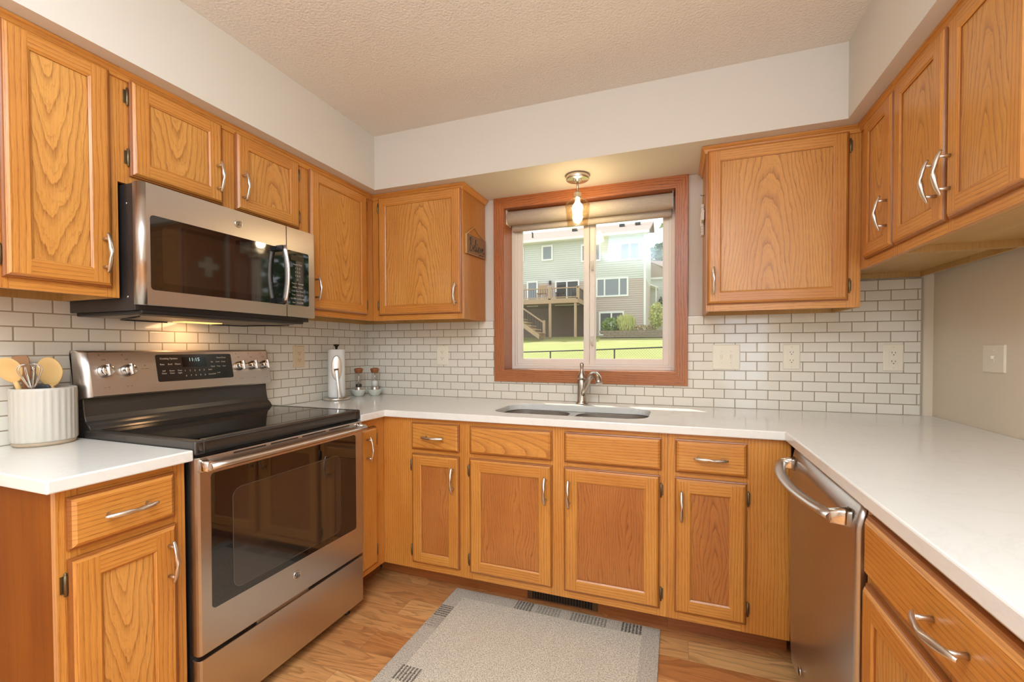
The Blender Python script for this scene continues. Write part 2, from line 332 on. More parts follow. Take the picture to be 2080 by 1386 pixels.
    def build(s, name, parent=None, bevel=0.0, seg=2, recalc=True, weld=False, loc=None, local=False):
        """one mesh object; coordinates are world coordinates unless local"""
        me = bpy.data.meshes.new(name); me.from_pydata(s.v, [], s.f)
        for m_ in s.mats: me.materials.append(m_)
        uvl = me.uv_layers.new(name='UVMap'); k = 0
        flat = [c for q in s.uv for c in q]
        for i, c in enumerate(flat): uvl.data[i].uv = c
        for p, mi, sm in zip(me.polygons, s.mi, s.sm): p.material_index = mi; p.use_smooth = sm
        bm = bmesh.new(); bm.from_mesh(me)
        if weld or bevel: bmesh.ops.remove_doubles(bm, verts=bm.verts, dist=1e-5)
        if recalc: bmesh.ops.recalc_face_normals(bm, faces=bm.faces)
        o = bpy.data.objects.new(name, me); COL.objects.link(o)
        base = Vector((0, 0, 0)) if local else wloc(parent)
        if parent: o.parent = parent
        if loc is not None and not local:
            base = base + Vector((0, 0, 0)); o.location = Vector(loc) - base; base = Vector(loc)
        elif loc is not None: o.location = Vector(loc) - wloc(parent)
        if base.length: bmesh.ops.translate(bm, verts=bm.verts, vec=-base)
        bm.to_mesh(me); bm.free()
        if bevel:
            md = o.modifiers.new('bevel', 'BEVEL'); md.width = bevel; md.segments = seg; md.limit_method = 'ANGLE'; md.angle_limit = 0.9
        return o
def wloc(o):
    v = Vector((0, 0, 0))
    while o: v += o.location; o = o.parent
    return v
def roff(c, g):
    """piece offset: keeps the arch centre well outside the piece so the grain runs straight"""
    return (random.choice((-1, 1)) * random.uniform(8.0, 9.0), random.uniform(-6, 6))
def tag(o, label, cat, group=None, kind=None):
    if label: o['label'] = label
    if cat: o['category'] = cat
    if group: o['group'] = group
    if kind: o['kind'] = kind
    return o
def thing(name, label, cat, loc, group=None):
    o = bpy.data.objects.new(name, None); COL.objects.link(o); o.location = loc; o.empty_display_size = 0.05
    return tag(o, label, cat, group)
def struct(o): o['kind'] = 'structure'; return o
def copyobj(o, parent=None):
    c = o.copy(); COL.objects.link(c)
    if parent: c.parent = parent
    return c

# ------------------------------------------------------------------ room shell
W = 3.12; XS, YS = 0.3955, -0.3918; XRS = 2.6703; ZS, ZC = 2.134, 2.438
YB = -5.0
WX0, WX1, WZ0, WZ1 = 1.045, 2.022, 1.094, 2.070           # window rough opening
b = MB(); b.box(-0.12, W + 0.12, YB - .12, 0.16, -0.12, 0, M_FLOOR); struct(b.build('floor'))
b = MB(); b.box(-0.12, W + 0.12, YB - .12, 0.16, ZC, ZC + 0.12, M_CEIL); struct(b.build('ceiling'))
b = MB()
JT = 0.012
for x0, x1, z0, z1 in ((-0.12, WX0 - JT, 0, ZC), (WX1 + JT, 3.074, 0, ZC), (WX0 - JT, WX1 + JT, 0, WZ0 - JT), (WX0 - JT, WX1 + JT, WZ1 + JT, ZC)):
    b.box(x0, x1, 0.0, 0.16, z0, z1, M_WALL)
b.box(3.074, W + 0.12, 0.0, 0.16, 0, ZC, M_TAUPE)
struct(b.build('wall_back'))
b = MB(); b.box(-0.12, 0.0, YB, 0.0, 0, ZC, M_WALL); struct(b.build('wall_left'))
b = MB(); b.box(W, W + 0.12, YB, 0.0, 0, ZC, M_TAUPE); struct(b.build('wall_right'))
b = MB(); b.box(-0.12, W + 0.12, YB - 0.12, YB, 0, ZC, M_WALL); struct(b.build('wall_front'))
b = MB()
b.box(0, XS, YB + 1.5, YS, ZS, ZC, M_WALL); struct(b.build('trim_1'))
b = MB(); b.box(0, W, YS, 0, ZS, ZC, M_WALL); struct(b.build('trim_2'))
b = MB(); b.box(XRS, W, YB + 2.5, YS, ZS, ZC, M_WALL); struct(b.build('trim_3'))
# tile fields (8 mm thick)
TT = 0.008; TX1 = 3.071
b = MB()
b.box(0.0, WX0 - 0.05, -TT, 0, 0.88, 1.393, M_TILEX)
b.box(WX1 + 0.05, TX1, -TT, 0, 0.88, 1.393, M_TILEX); b.box(2.70, TX1, -TT, 0, 1.393, 1.539, M_TILEX)
b.box(WX0 - 0.05, WX1 + 0.05, -TT, 0, 0.88, 1.03, M_TILEX)
tb = struct(b.build('trim_4'))
b = MB(); b.box(0, TT, -2.0, -TT, 0.88, 1.393, M_TILEY); struct(b.build('trim_5'))
M_EDGE = plain('tile_edge_metal', srgb(176, 160, 142), 0.4)
b = MB(); b.box(TX1, TX1 + 0.007, -TT - 0.001, 0, 0.88, 1.539, M_EDGE); struct(b.build('trim_6'))

# ------------------------------------------------------------------ cabinet helpers
class Face:
    """a cabinet face plane: s = world coordinate along the run, d = distance out of the plane"""
    def __init__(s, kind, at): s.k = kind; s.at = at; s.g = 'x' if kind == 'back' else 'y'
    def P(s, a, z, d):
        if s.k == 'left': return (s.at + d, a, z)
        if s.k == 'right': return (s.at - d, a, z)
        return (a, s.at - d, z)
    def box(s, b, a0, a1, z0, z1, d0, d1, m_, g=None, off=None):
        p, q = s.P(a0, z0, d0), s.P(a1, z1, d1)
        b.box(p[0], q[0], p[1], q[1], p[2], q[2], m_, g, off)
    def rot(s): return {'left': 0, 'back': -PI / 2, 'right': PI}[s.k]
DT = 0.019
_handle = None
def handle_mesh():
    b = MB(); path, rad, tw = [], [], []; N = 26
    for i in range(N + 1):
        t = i / N * 2 - 1
        path.append((0.020 + 0.016 * (1 - t * t), 0.0, 0.061 * t))
        rad.append(0.0070 * (1 - 0.5 * t ** 4)); k = min(1, max(0, (t + 0.45) / 0.9)); k = k * k * (3 - 2 * k); tw.append(PI * k + 0.35)
    b.tube(path, rad, M_NICKEL, n=10, up=(1, 0, 0), flat=0.72, twist=tw)
    for z in (-0.044, 0.044): b.tube([(-0.0005, 0, z), (0.014, 0, z), (0.029, 0, z)], [0.0052, 0.0045, 0.0042], M_NICKEL, n=12)
    return b
def handle(face, a, z, d, parent, horiz=False):
    global _handle
    if _handle is None:
        _handle = handle_mesh().build('handle', parent, local=True); o = _handle
    else:
        o = _handle.copy(); COL.objects.link(o); o.parent = parent
    mt = Matrix.Rotation(face.rot(), 4, 'Z') @ (Matrix.Rotation(PI / 2, 4, 'X') if horiz else Matrix.Identity(4))
    mt.translation = Vector(face.P(a, z, d)) - wloc(parent); o.matrix_local = mt
    return o
_hinge = None
def hinge(face, a, z, parent, side):
    """side: +1 if the frame lies on the + side of the door edge"""
    global _hinge
    if _hinge is None:
        b = MB(); b.box(0, 0.003, 0.002, 0.013, -0.021, 0.021, M_BRASS)
        b.lathe([(0.001, -0.03), (0.0035, -0.027), (0.0025, -0.0235), (0.0042, -0.022), (0.0042, 0.022), (0.0025, 0.0235), (0.0035, 0.027), (0.001, 0.03)], (0.006, 0.0045, 0), M_BRASS, n=12)
        _hinge = b.build('hinge', parent, local=True); o = _hinge
    else:
        o = _hinge.copy(); COL.objects.link(o); o.parent = parent
    flip = side if face.k != 'right' else -side
    mt = Matrix.Rotation(face.rot(), 4, 'Z') @ (Matrix.Identity(4) if flip > 0 else Matrix.Rotation(PI, 4, 'X'))
    mt.translation = Vector(face.P(a, z, 0.0005)) - wloc(parent); o.matrix_local = mt
def panel_door(face, parent, a0, a1, z0, z1, panel_mat, st=0.055, hang=None, pull=None, pz=None, arch_v=None, straight=False):
    """frame-and-panel door; hang: '-'/'+' side with hinges, pull: '-'/'+' side with handle"""
    b = MB(); g = face.g
    offs = {'l': roff(0, 'z'), 'r': roff(0, 'z'), 't': roff(0, g), 'b': roff(0, g)}
    def ring(i, d): return [face.P(a0 + i, z0 + i, d), face.P(a1 - i, z0 + i, d), face.P(a1 - i, z1 - i, d), face.P(a0 + i, z1 - i, d)]
    R = [ring(0, 0.0006), ring(0, 0.009), ring(0.004, 0.0105), ring(0.006, 0.0135), ring(0.013, DT)]
    sides = ('b', 'r', 't', 'l')
    for k in range(len(R) - 1):
        for i in range(4):
            j = (i + 1) % 4; sd_ = sides[i]
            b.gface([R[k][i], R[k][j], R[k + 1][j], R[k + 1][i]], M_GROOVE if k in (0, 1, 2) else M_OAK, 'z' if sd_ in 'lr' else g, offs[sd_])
    o_ = 0.013; A0, A1, Z0, Z1 = a0 + o_, a1 - o_, z0 + o_, z1 - o_; B0, B1, Y0, Y1 = a0 + st, a1 - st, z0 + st, z1 - st
    def q(x0, x1, y0, y1, sd_): b.gface([face.P(x0, y0, DT), face.P(x1, y0, DT), face.P(x1, y1, DT), face.P(x0, y1, DT)], M_OAK, 'z' if sd_ in 'lr' else g, offs[sd_])
    q(A0, B0, Z0, Z1, 'l'); q(B1, A1, Z0, Z1, 'r'); q(B0, B1, Z0, Y0, 'b'); q(B0, B1, Y1, Z1, 't')
    I0 = [face.P(B0, Y0, DT), face.P(B1, Y0, DT), face.P(B1, Y1, DT), face.P(B0, Y1, DT)]; e = 0.006
    I1 = [face.P(B0 + e, Y0 + e, DT - 0.004), face.P(B1 - e, Y0 + e, DT - 0.004), face.P(B1 - e, Y1 - e, DT - 0.004), face.P(B0 + e, Y1 - e, DT - 0.004)]
    I2 = [face.P(B0 + e, Y0 + e, 0.009), face.P(B1 - e, Y0 + e, 0.009), face.P(B1 - e, Y1 - e, 0.009), face.P(B0 + e, Y1 - e, 0.009)]
    for r0, r1 in ((I0, I1), (I1, I2)):
        for i in range(4):
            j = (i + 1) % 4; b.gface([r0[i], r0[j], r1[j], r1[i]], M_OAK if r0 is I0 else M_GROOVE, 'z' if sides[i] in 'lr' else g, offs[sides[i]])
    d = b.build('door', parent)
    p = MB(); c = (a0 + a1) / 2 + random.uniform(-.03, .03) + (6.0 if straight else 0.0)
    v0 = arch_v if arch_v is not None else random.choice((-1, 1)) * random.uniform(0.25, 0.9)
    pts = [face.P(B0 + e * .6, Y0 + e * .6, 0.0112), face.P(B1 - e * .6, Y0 + e * .6, 0.0112), face.P(B1 - e * .6, Y1 - e * .6, 0.0112), face.P(B0 + e * .6, Y1 - e * .6, 0.0112)]
    ss = [B0, B1, B1, B0]; zz = [Y0, Y0, Y1, Y1]
    p.face(pts, panel_mat, [(s_ - c, z_ - (z0 + z1) / 2 + v0) for s_, z_ in zip(ss, zz)])
    p.build('panel', d)
    if pull: handle(face, (a1 - 0.026) if pull == '+' else (a0 + 0.026), pz, DT, d)
    if hang:
        for z in (z0 + 0.06, z1 - 0.06): hinge(face, a1 if hang == '+' else a0, z, d, 1 if hang == '+' else -1)
    return d
def slab_front(face, parent, a0, a1, z0, z1, pull=True, name='drawer', g=None):
    b = MB(); off = roff(0, 'z') if g else None; g = g or face.g; off = off or (random.uniform(-.1, .1) - (z0 + z1) / 2 + random.choice((0.05, 3.0, -3.0)), random.uniform(.4, 1.2) - (a0 + a1) / 2)
    def ring(i, d): return [face.P(a0 + i, z0 + i, d), face.P(a1 - i, z0 + i, d), face.P(a1 - i, z1 - i, d), face.P(a0 + i, z1 - i, d)]
    R = [ring(0, 0.0006), ring(0, 0.009), ring(0.004, 0.0105), ring(0.006, 0.0135), ring(0.014, DT)]
    for k in range(len(R) - 1):
        for i in range(4):
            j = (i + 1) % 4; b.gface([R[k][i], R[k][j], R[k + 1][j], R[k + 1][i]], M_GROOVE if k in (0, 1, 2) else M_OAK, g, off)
    b.gface(R[-1], M_OAK, g, off)
    d = b.build(name, parent)
    if pull: handle(face, (a0 + a1) / 2, (z0 + z1) / 2, DT, d, True)
    return d
def face_frame(face, parent, a0, a1, z0, z1, stiles, rails, th=0.019):
    """stiles: list of (a0,a1); rails: list of (z0,z1)"""
    b = MB()
    for p, q in stiles: face.box(b, p, q, z0, z1, -th, 0, M_OAK, 'z')
    ss = sorted(stiles)
    for (p0, p1), (q0, q1) in zip(ss[:-1], ss[1:]):
        for y0, y1 in rails: face.box(b, p1, q0, y0, y1, -th, -0.0002, M_OAK, face.g)
    return b.build('face_frame', parent)
def crown(face, parent, a0, a1, ret=None, ends=(0, 0)):
    """small crown strip along the top of the face; ret = depth of a return along a visible side at a1 ('+') or a0 ('-')"""
    prof = [(0.0, 2.104), (0.006, 2.104), (0.009, 2.110), (0.013, 2.119), (0.022, 2.126), (0.022, ZS - 0.001), (0.0, ZS - 0.001)]
    b = MB(); off = roff(0, face.g)
    s0, s1 = a0, a1
    for k in range(len(prof)):
        (d0, z0), (d1, z1) = prof[k], prof[(k + 1) % len(prof)]
        e = lambda d, w: (s0 + ends[0] * d) if w == 0 else (s1 + ends[1] * d)
        b.gface([face.P(e(d0, 0), z0, d0), face.P(e(d0, 1), z0, d0), face.P(e(d1, 1), z1, d1), face.P(e(d1, 0), z1, d1)], M_OAK, face.g, off)
    if ret:
        sgn, depth = ret; o2 = roff(0, 'y'); A = s1 if sgn > 0 else s0
        oth = 'y' if face.g == 'x' else 'x'
        for k in range(len(prof)):
            (d0, z0), (d1, z1) = prof[k], prof[(k + 1) % len(prof)]
            b.gface([face.P(A + sgn * d0, z0, d0), face.P(A + sgn * d0, z0, -depth), face.P(A + sgn * d1, z1, -depth), face.P(A + sgn * d1, z1, d1)], M_OAK, oth, o2)
    return b.build('crown_molding', parent)
def carcass(face, parent, a0, a1, z0, z1, depth, lip=0.03, left=M_OAKU, right=M_OAKU, th=0.013, top=True):
    """hollow upper box: sides, back rail and a recessed bottom"""
    b = MB()
    face.box(b, a0, a0 + th, z0, z1, -0.019, -depth, left, 'z', (roff(0, 'z')))
    face.box(b, a1 - th, a1, z0, z1, -0.019, -depth, right, 'z', (roff(0, 'z')))
    face.box(b, a0 + th, a1 - th, z0, z1, -depth + 0.012, -depth, M_OAKU, 'z', (roff(0, 'z')))
    face.box(b, a0 + th, a1 - th, z0 + lip, z0 + lip + 0.012, -0.019, -depth + 0.012, M_OAKU, face.g, (random.uniform(-.2, .2), random.uniform(-2, 2)))
    return b.build('carcass', parent)

FL, FB_, FR = Face('left', 0.315), Face('back', -0.311), Face('right', 2.7425)
ZU = 1.390; UD0, UD1 = 1.42, 2.116
# --- uppers, left wall
A0, A1 = -1.885, -1.5765
t = thing('wall_cabinet', 'tall oak wall cabinet left of the microwave, at the photo\'s left edge', 'cabinet', (0.0, -1.73, ZU))
face_frame(FL, t, A0, A1, ZU, ZS, [(A0, A0 + 0.058), (A1 - 0.035, A1)], [(ZU, ZU + 0.045), (2.095, ZS)])
carcass(FL, t, A0, A1, ZU, ZS - 0.002, 0.3065); crown(FL, t, A0, A1)
panel_door(FL, t, -1.841, -1.598, UD0, UD1, M_OAKP, st=0.052, hang='-', pull='+', pz=1.525, arch_v=-0.55)
B1 = -0.832
t = thing('wall_cabinet', 'short two-door oak wall cabinet directly above the microwave', 'cabinet', (0.0, -1.2, 1.770))
face_frame(FL, t, A1, B1, 1.770, ZS, [(A1 + .0005, A1 + 0.046), (-1.245, -1.165), (B1 - 0.04, B1)], [(1.770, 1.812), (2.095, ZS)])
carcass(FL, t, A1 + .001, B1, 1.772, ZS - 0.002, 0.3065, lip=0.005); crown(FL, t, A1, B1)
panel_door(FL, t, -1.545, -1.233, 1.797, UD1, M_OAKP, st=0.052, hang='-', pull='+', pz=1.897)
panel_door(FL, t, -1.179, -0.859, 1.797, UD1, M_OAKP, st=0.052, hang='+', pull='-', pz=1.897)
t = thing('wall_cabinet', 'oak wall cabinet right of the microwave in the left corner', 'cabinet', (0.0, -0.4, ZU))
face_frame(FL, t, B1, -0.311, ZU, ZS, [(B1 + .0005, B1 + 0.04), (-0.375, -0.3115)], [(ZU, ZU + 0.045), (2.095, ZS)])
carcass(FL, t, B1 + .001, -0.010, ZU, ZS - 0.002, 0.3065, left=M_OAKS); crown(FL, t, B1, -0.311, ends=(0, -1))
panel_door(FL, t, -0.797, -0.376, UD0, UD1, M_OAKP, st=0.052, hang='+', pull='-', pz=1.525, arch_v=-0.45)
D1 = 0.915
t = thing('wall_cabinet', 'oak wall cabinet left of the window, with a sign on its side', 'cabinet', (0.6, -0.01, ZU))
face_frame(FB_, t, 0.316, D1, ZU, ZS, [(0.3160, 0.385), (D1 - 0.035, D1)], [(ZU, ZU + 0.045), (2.095, ZS)])
carcass(FB_, t, 0.336, D1, ZU, ZS - 0.002, 0.302, right=M_OAKS); crown(FB_, t, 0.316, D1, ret=(1, 0.303), ends=(1, 1))
panel_door(FB_, t, 0.364, 0.910, UD0, UD1, M_OAKP, st=0.052, hang='-', pull='+', pz=1.525, arch_v=0.75)
# --- uppers, right
H0, H1 = 2.157, 2.7425
t = thing('wall_cabinet', 'oak wall cabinet right of the window on the back wall', 'cabinet', (2.45, -0.01, ZU))
face_frame(FB_, t, H0, H1, ZU, ZS, [(H0, H0 + 0.035), (H1 - 0.05, H1 - .0005)], [(ZU, ZU + 0.045), (2.095, ZS)])
carcass(FB_, t, H0, H1, ZU, ZS - 0.002, 0.302, left=M_OAKS); crown(FB_, t, H0, H1, ret=(-1, 0.303), ends=(-1, -1))
panel_door(FB_, t, 2.157 + 0.003, 2.698, UD0, UD1, M_OAKP, st=0.052, hang='+', pull='-', pz=1.525, arch_v=0.6)
ZR = 1.543
t = thing('wall_cabinet', 'narrow one-door oak wall cabinet in the right corner, with shorter height', 'cabinet', (2.95, -0.3, ZR))
face_frame(FR, t, -0.627, -0.311, ZR, ZS, [(-0.627, -0.60), (-0.385, -0.3115)], [(ZR, ZR + 0.045), (2.095, ZS)])
carcass(FR, t, -0.627, -0.010, ZR, ZS - 0.002, 0.330, lip=0.022); crown(FR, t, -0.627, -0.311, ends=(0, -1))
panel_door(FR, t, -0.617, -0.372, 1.575, 2.112, M_OAKP, st=0.05, hang='+', pull='-', pz=1.697)
R1 = -1.285
t = thing('wall_cabinet', 'two-door oak wall cabinet nearest the camera at upper right', 'cabinet', (2.95, -0.95, ZR))
face_frame(FR, t, R1, -0.628, ZR, ZS, [(R1, R1 + 0.05), (-0.955, -0.92), (-0.658, -0.628)], [(ZR, ZR + 0.045), (2.095, ZS)])
carcass(FR, t, R1, -0.628, ZR, ZS - 0.002, 0.330, lip=0.022); crown(FR, t, R1, -0.628)
panel_door(FR, t, -0.930, -0.629, 1.575, 2.116, M_OAKP, st=0.05, hang='+', pull='-', pz=1.697)
panel_door(FR, t, -1.240, -0.945, 1.575, 2.116, M_OAKP, st=0.05, hang='-', pull='+', pz=1.697)

# --- base cabinets
ZT, ZK = 0.880, 0.125
GL, GB, GR = Face('left', 0.6194), Face('back', -0.6219), Face('right', 2.4329)
S1, S2 = -1.565, -0.824
BD0, BD1, DR0, DR1 = 0.160, 0.705, 0.726, 0.858
def kick(face, parent, a0, a1, back=0.12):
    b = MB(); face.box(b, a0, a1, 0.001, ZK, -back, -back - 0.015, M_KICK, face.g); return b.build('toe_kick', parent)
def base_box(face, parent, a0, a1, depth, lm=M_OAKU, rm=M_OAKU, th=0.015):
    b = MB(); face.box(b, a0, a0 + th, 0.001 if lm is M_OAKE else ZK, ZT, -0.019, -depth, lm, 'z', (0.12, 0.3)); face.box(b, a1 - th, a1, ZK, ZT, -0.019, -depth, rm, 'z')
    face.box(b, a0 + th, a1 - th, ZK, ZK + 0.015, -0.019, -depth, M_OAKU, face.g); face.box(b, a0 + th, a1 - th, ZK, ZT, -depth + .01, -depth, M_OAKU, 'z')
    return b.build('carcass', parent)
L0, L1 = -1.873, -1.580
t = thing('base_cabinet', 'oak base cabinet left of the stove, under the short countertop', 'cabinet', (0.3, -1.73, 0))
face_frame(GL, t, L0, L1, ZK, ZT, [(L0, L0 + 0.045), (L1 - 0.04, L1)], [(ZK, ZK + 0.055), (0.70, 0.73), (0.845, ZT)])
base_box(GL, t, L0, L1, 0.600, lm=M_OAKE); kick(GL, t, L0 + 0.016, L1)
panel_door(GL, t, -1.855, -1.610, BD0, BD1, M_OAKP, st=0.058, hang='-', pull='+', pz=0.603, arch_v=-0.35)
slab_front(GL, t, -1.855, -1.613, DR0, DR1)
t = thing('base_cabinet', 'narrow oak corner base cabinet just right of the stove', 'cabinet', (0.3, -0.72, 0))
face_frame(GL, t, -0.816, -0.622, ZK, ZT, [(-0.816, -0.795), (-0.69, -0.6225)], [(ZK, ZK + 0.055), (0.84, ZT)])
base_box(GL, t, -0.817, -0.64, 0.600); kick(GL, t, -0.816, -0.50)
slab_front(GL, t, -0.808, -0.689, 0.155, 0.838, pull=False, name='door', g='z')
dd = t.children[-1]
handle(GL, -0.772, 0.742, DT, dd)
for z in (0.22, 0.775): hinge(GL, -0.689, z, dd, 1)
t = thing('base_cabinet', 'oak base cabinet with one drawer, first from the left corner on the back wall', 'cabinet', (0.85, -0.3, 0))
face_frame(GB, t, 0.6199, 1.085, ZK, ZT, [(0.6199, 0.812), (1.045, 1.085)], [(ZK, ZK + 0.055), (0.70, 0.73), (0.845, ZT)])
base_box(GB, t, 0.640, 1.085, 0.610); kick(GB, t, 0.499, 1.085, 0.1377)
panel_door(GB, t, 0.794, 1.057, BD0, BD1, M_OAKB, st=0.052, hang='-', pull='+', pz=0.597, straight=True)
slab_front(GB, t, 0.794, 1.057, DR0, DR1)
t = thing('sink_base_cabinet', 'wide oak base cabinet under the sink, with two doors', 'cabinet', (1.54, -0.3, 0))
face_frame(GB, t, 1.085, 1.998, ZK, ZT, [(1.0855, 1.128), (1.498, 1.588), (1.955, 1.9975)], [(ZK, ZK + 0.055), (0.70, 0.73), (0.845, ZT)])
base_box(GB, t, 1.086, 1.997, 0.610); kick(GB, t, 1.0855, 1.9975, 0.1377)
slab_front(GB, t, 1.1135, 1.515, DR0, DR1, pull=False, name='false_front'); slab_front(GB, t, 1.571, 1.975, DR0, DR1, pull=False, name='false_front')
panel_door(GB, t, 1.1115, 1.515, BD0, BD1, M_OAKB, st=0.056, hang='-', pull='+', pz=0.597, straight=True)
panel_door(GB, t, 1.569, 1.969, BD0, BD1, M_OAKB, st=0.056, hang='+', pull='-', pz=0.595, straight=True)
t = thing('base_cabinet', 'oak base cabinet with one drawer between the sink doors and the dishwasher', 'cabinet', (2.2, -0.3, 0))
face_frame(GB, t, 1.998, 2.4324, ZK, ZT, [(1.9985, 2.042), (2.268, 2.4324)], [(ZK, ZK + 0.055), (0.70, 0.73), (0.845, ZT)])
base_box(GB, t, 1.999, 2.42, 0.610); kick(GB, t, 1.9985, 2.452, 0.1377)
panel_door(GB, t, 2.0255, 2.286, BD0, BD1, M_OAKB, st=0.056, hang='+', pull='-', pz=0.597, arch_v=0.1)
slab_front(GB, t, 2.027, 2.287, DR0, DR1)
t = thing('base_cabinet', 'oak base cabinet with a wide drawer right of the dishwasher', 'cabinet', (2.75, -1.7, 0))
face_frame(GR, t, -2.02, -1.312, ZK, ZT, [(-2.02, -1.95), (-1.665, -1.62), (-1.355, -1.312)], [(ZK, ZK + 0.055), (0.70, 0.73), (0.845, ZT)])
base_box(GR, t, -2.02, -1.312, 0.60); kick(GR, t, -2.02, -1.312)
slab_front(GR, t, -1.985, -1.334, DR0, DR1)
panel_door(GR, t, -1.632, -1.328, BD0, BD1, M_OAKP, st=0.056, hang='+', pull='-', pz=0.597)
panel_door(GR, t, -1.985, -1.650, BD0, BD1, M_OAKP, st=0.056, hang='-', pull='+', pz=0.597)

# ------------------------------------------------------------------ countertops
def rrect(x0, x1, y0, y1, rad, n=8):
    pts = []
    for cx, cy, a in ((x1 - rad, y1 - rad, 0), (x0 + rad, y1 - rad, PI / 2), (x0 + rad, y0 + rad, PI), (x1 - rad, y0 + rad, 1.5 * PI)):
        for i in range(n + 1): q = a + PI / 2 * i / n; pts.append((cx + rad * math.cos(q), cy + rad * math.sin(q)))
    return pts
def slab(name, outline, holes, z0, z1, m_, bevel=0.004):
    bm = bmesh.new(); edges = []
    for loop in [outline] + holes:
        vs = [bm.verts.new((x, y, z1)) for x, y in loop]
        edges += [bm.edges.new((vs[i], vs[(i + 1) % len(vs)])) for i in range(len(vs))]
    bmesh.ops.triangle_fill(bm, use_beauty=True, edges=edges)
    ex = bmesh.ops.extrude_face_region(bm, geom=list(bm.faces)); nv = [e for e in ex['geom'] if isinstance(e, bmesh.types.BMVert)]
    bmesh.ops.translate(bm, verts=nv, vec=(0, 0, z0 - z1)); bmesh.ops.recalc_face_normals(bm, faces=bm.faces)
    me = bpy.data.meshes.new(name); bm.to_mesh(me); bm.free(); me.materials.append(m_)
    o = bpy.data.objects.new(name, me); COL.objects.link(o)
    if bevel:
        md = o.modifiers.new('bevel', 'BEVEL'); md.width = bevel; md.segments = 2; md.limit_method = 'ANGLE'; md.angle_limit = 0.9
    return o
ZCT = 0.914
SKX0, SKX1, SKY0, SKY1 = 1.168, 1.913, -0.535, -0.172
cut = rrect(SKX0, SKX1, SKY0, SKY1, 0.105)
o = slab('countertop', [(TT, -TT), (W - .002, -TT), (W - .002, -2.05), (2.4076, -2.05), (2.4076, -0.648), (0.648, -0.648), (0.648, -0.820), (TT, -0.820)], [cut[::-1]], 0.8805, ZCT, M_QUARTZ)
tag(o, 'long white quartz countertop wrapping from the stove past the sink to the right wall', 'countertop')
o = slab('countertop', [(TT, -1.5705), (0.648, -1.5705), (0.648, -1.899), (TT, -1.899)], [], 0.8805, ZCT, M_QUARTZ)
tag(o, 'short white quartz countertop left of the stove, under the utensil crock', 'countertop')

# sink
t = thing('sink', 'undermount stainless double-bowl sink below the window', 'sink', (1.54, -0.35, 0.70))
bowls = [rrect(SKX0 + 0.004, 1.510, SKY0 + 0.004, SKY1 - 0.004, 0.1), rrect(1.548, SKX1 - 0.004, SKY0 + 0.004, SKY1 - 0.004, 0.1)]
fl = slab('rim', rrect(SKX0 - 0.02, SKX1 + 0.02, SKY0 - 0.02, SKY1 + 0.02, 0.12), [q[::-1] for q in bowls], 0.8785, 0.8798, M_SINK, 0)
fl.parent = t; fl.location = -t.location
for k, q in enumerate(bowls):
    cx = sum(p[0] for p in q) / len(q); cy = sum(p[1] for p in q) / len(q); b = MB(); rings = []
    for s_, z in ((1.0, 0.8795), (0.99, 0.84), (0.96, 0.74), (0.90, 0.708), (0.78, 0.700), (0.16, 0.697)):
        rings.append([(cx + (x - cx) * s_, cy + (y - cy) * s_, z) for x, y in q])
    b.loft(rings, M_SINK, cap0=False, cap1=True); b.build('bowl', t, recalc=False)
    d = MB(); d.lathe([(0.045, 0.0), (0.04, 0.003), (0.02, 0.0015), (0.001, 0.001)], (cx, cy, 0.6975), M_CHROME, n=24); d.build('drain', t)

# faucet
t = thing('faucet', 'brushed nickel pull-out faucet behind the sink', 'faucet', (1.536, -0.088, ZCT))
c = (1.536, -0.088, ZCT)
b = MB(); b.lathe([(0.034, 0), (0.034, 0.006), (0.028, 0.014), (0.026, 0.02), (0.0255, 0.06), (0.0245, 0.10), (0.0245, 0.132), (0.022, 0.136)], c, M_NICKELD, n=28); b.build('body', t)
b = MB(); b.lathe([(0.0235, 0.137), (0.0245, 0.146), (0.021, 0.162), (0.013, 0.178), (0.0085, 0.190), (0.0085, 0.198), (0.0115, 0.212), (0.012, 0.220), (0.008, 0.228), (0.001, 0.230)], c, M_NICKELD, n=24); b.build('lever_handle', t)
b = MB(); sp = [(1.540, -0.098, 0.960), (1.556, -0.115, 0.992), (1.574, -0.134, 1.030), (1.592, -0.156, 1.064), (1.612, -0.182, 1.084), (1.634, -0.210, 1.084), (1.649, -0.230, 1.070), (1.656, -0.243, 1.050), (1.658, -0.247, 1.040)]
b.tube(sp, [0.012, 0.014, 0.0145, 0.0145, 0.0155, 0.018, 0.0185, 0.018, 0.017], M_NICKELD, n=18); b.build('spout', t)

# ------------------------------------------------------------------ window
win = thing('window_1', None, None, (1.533, 0, WZ0)); struct(win)
cz0, cz1, cx0, cx1 = 1.022, 2.137, 0.978, 2.087
b = MB()
def board(o_, i_, g):
    off = (random.uniform(2.5, 4), random.uniform(-3, 3)); n = len(o_)
    F0 = [(p[0], -0.021, p[1]) for p in o_]; F1 = [(p[0], 0.0, p[1]) for p in o_]
    b.gface(F0, M_OAKR, g, off)
    for k in range(4): j = (k + 1) % 4; b.gface([F0[k], F0[j], F1[j], F1[k]], M_OAKR, g, off)
OC = [(cx0, cz0), (cx1, cz0), (cx1, cz1), (cx0, cz1)]; IC = [(WX0, WZ0), (WX1, WZ0), (WX1, WZ1), (WX0, WZ1)]
for k, g in enumerate(('x', 'z', 'x', 'z')): j = (k + 1) % 4; board([OC[k], OC[j], IC[j], IC[k]], None, g)
b.build('casing', win, bevel=0.0025)
b = MB()
b.box(WX0 - JT, WX0, -0.002, 0.158, WZ0 - JT, WZ1 + JT, M_OAKR, 'z'); b.box(WX1, WX1 + JT, -0.002, 0.158, WZ0 - JT, WZ1 + JT, M_OAKR, 'z')
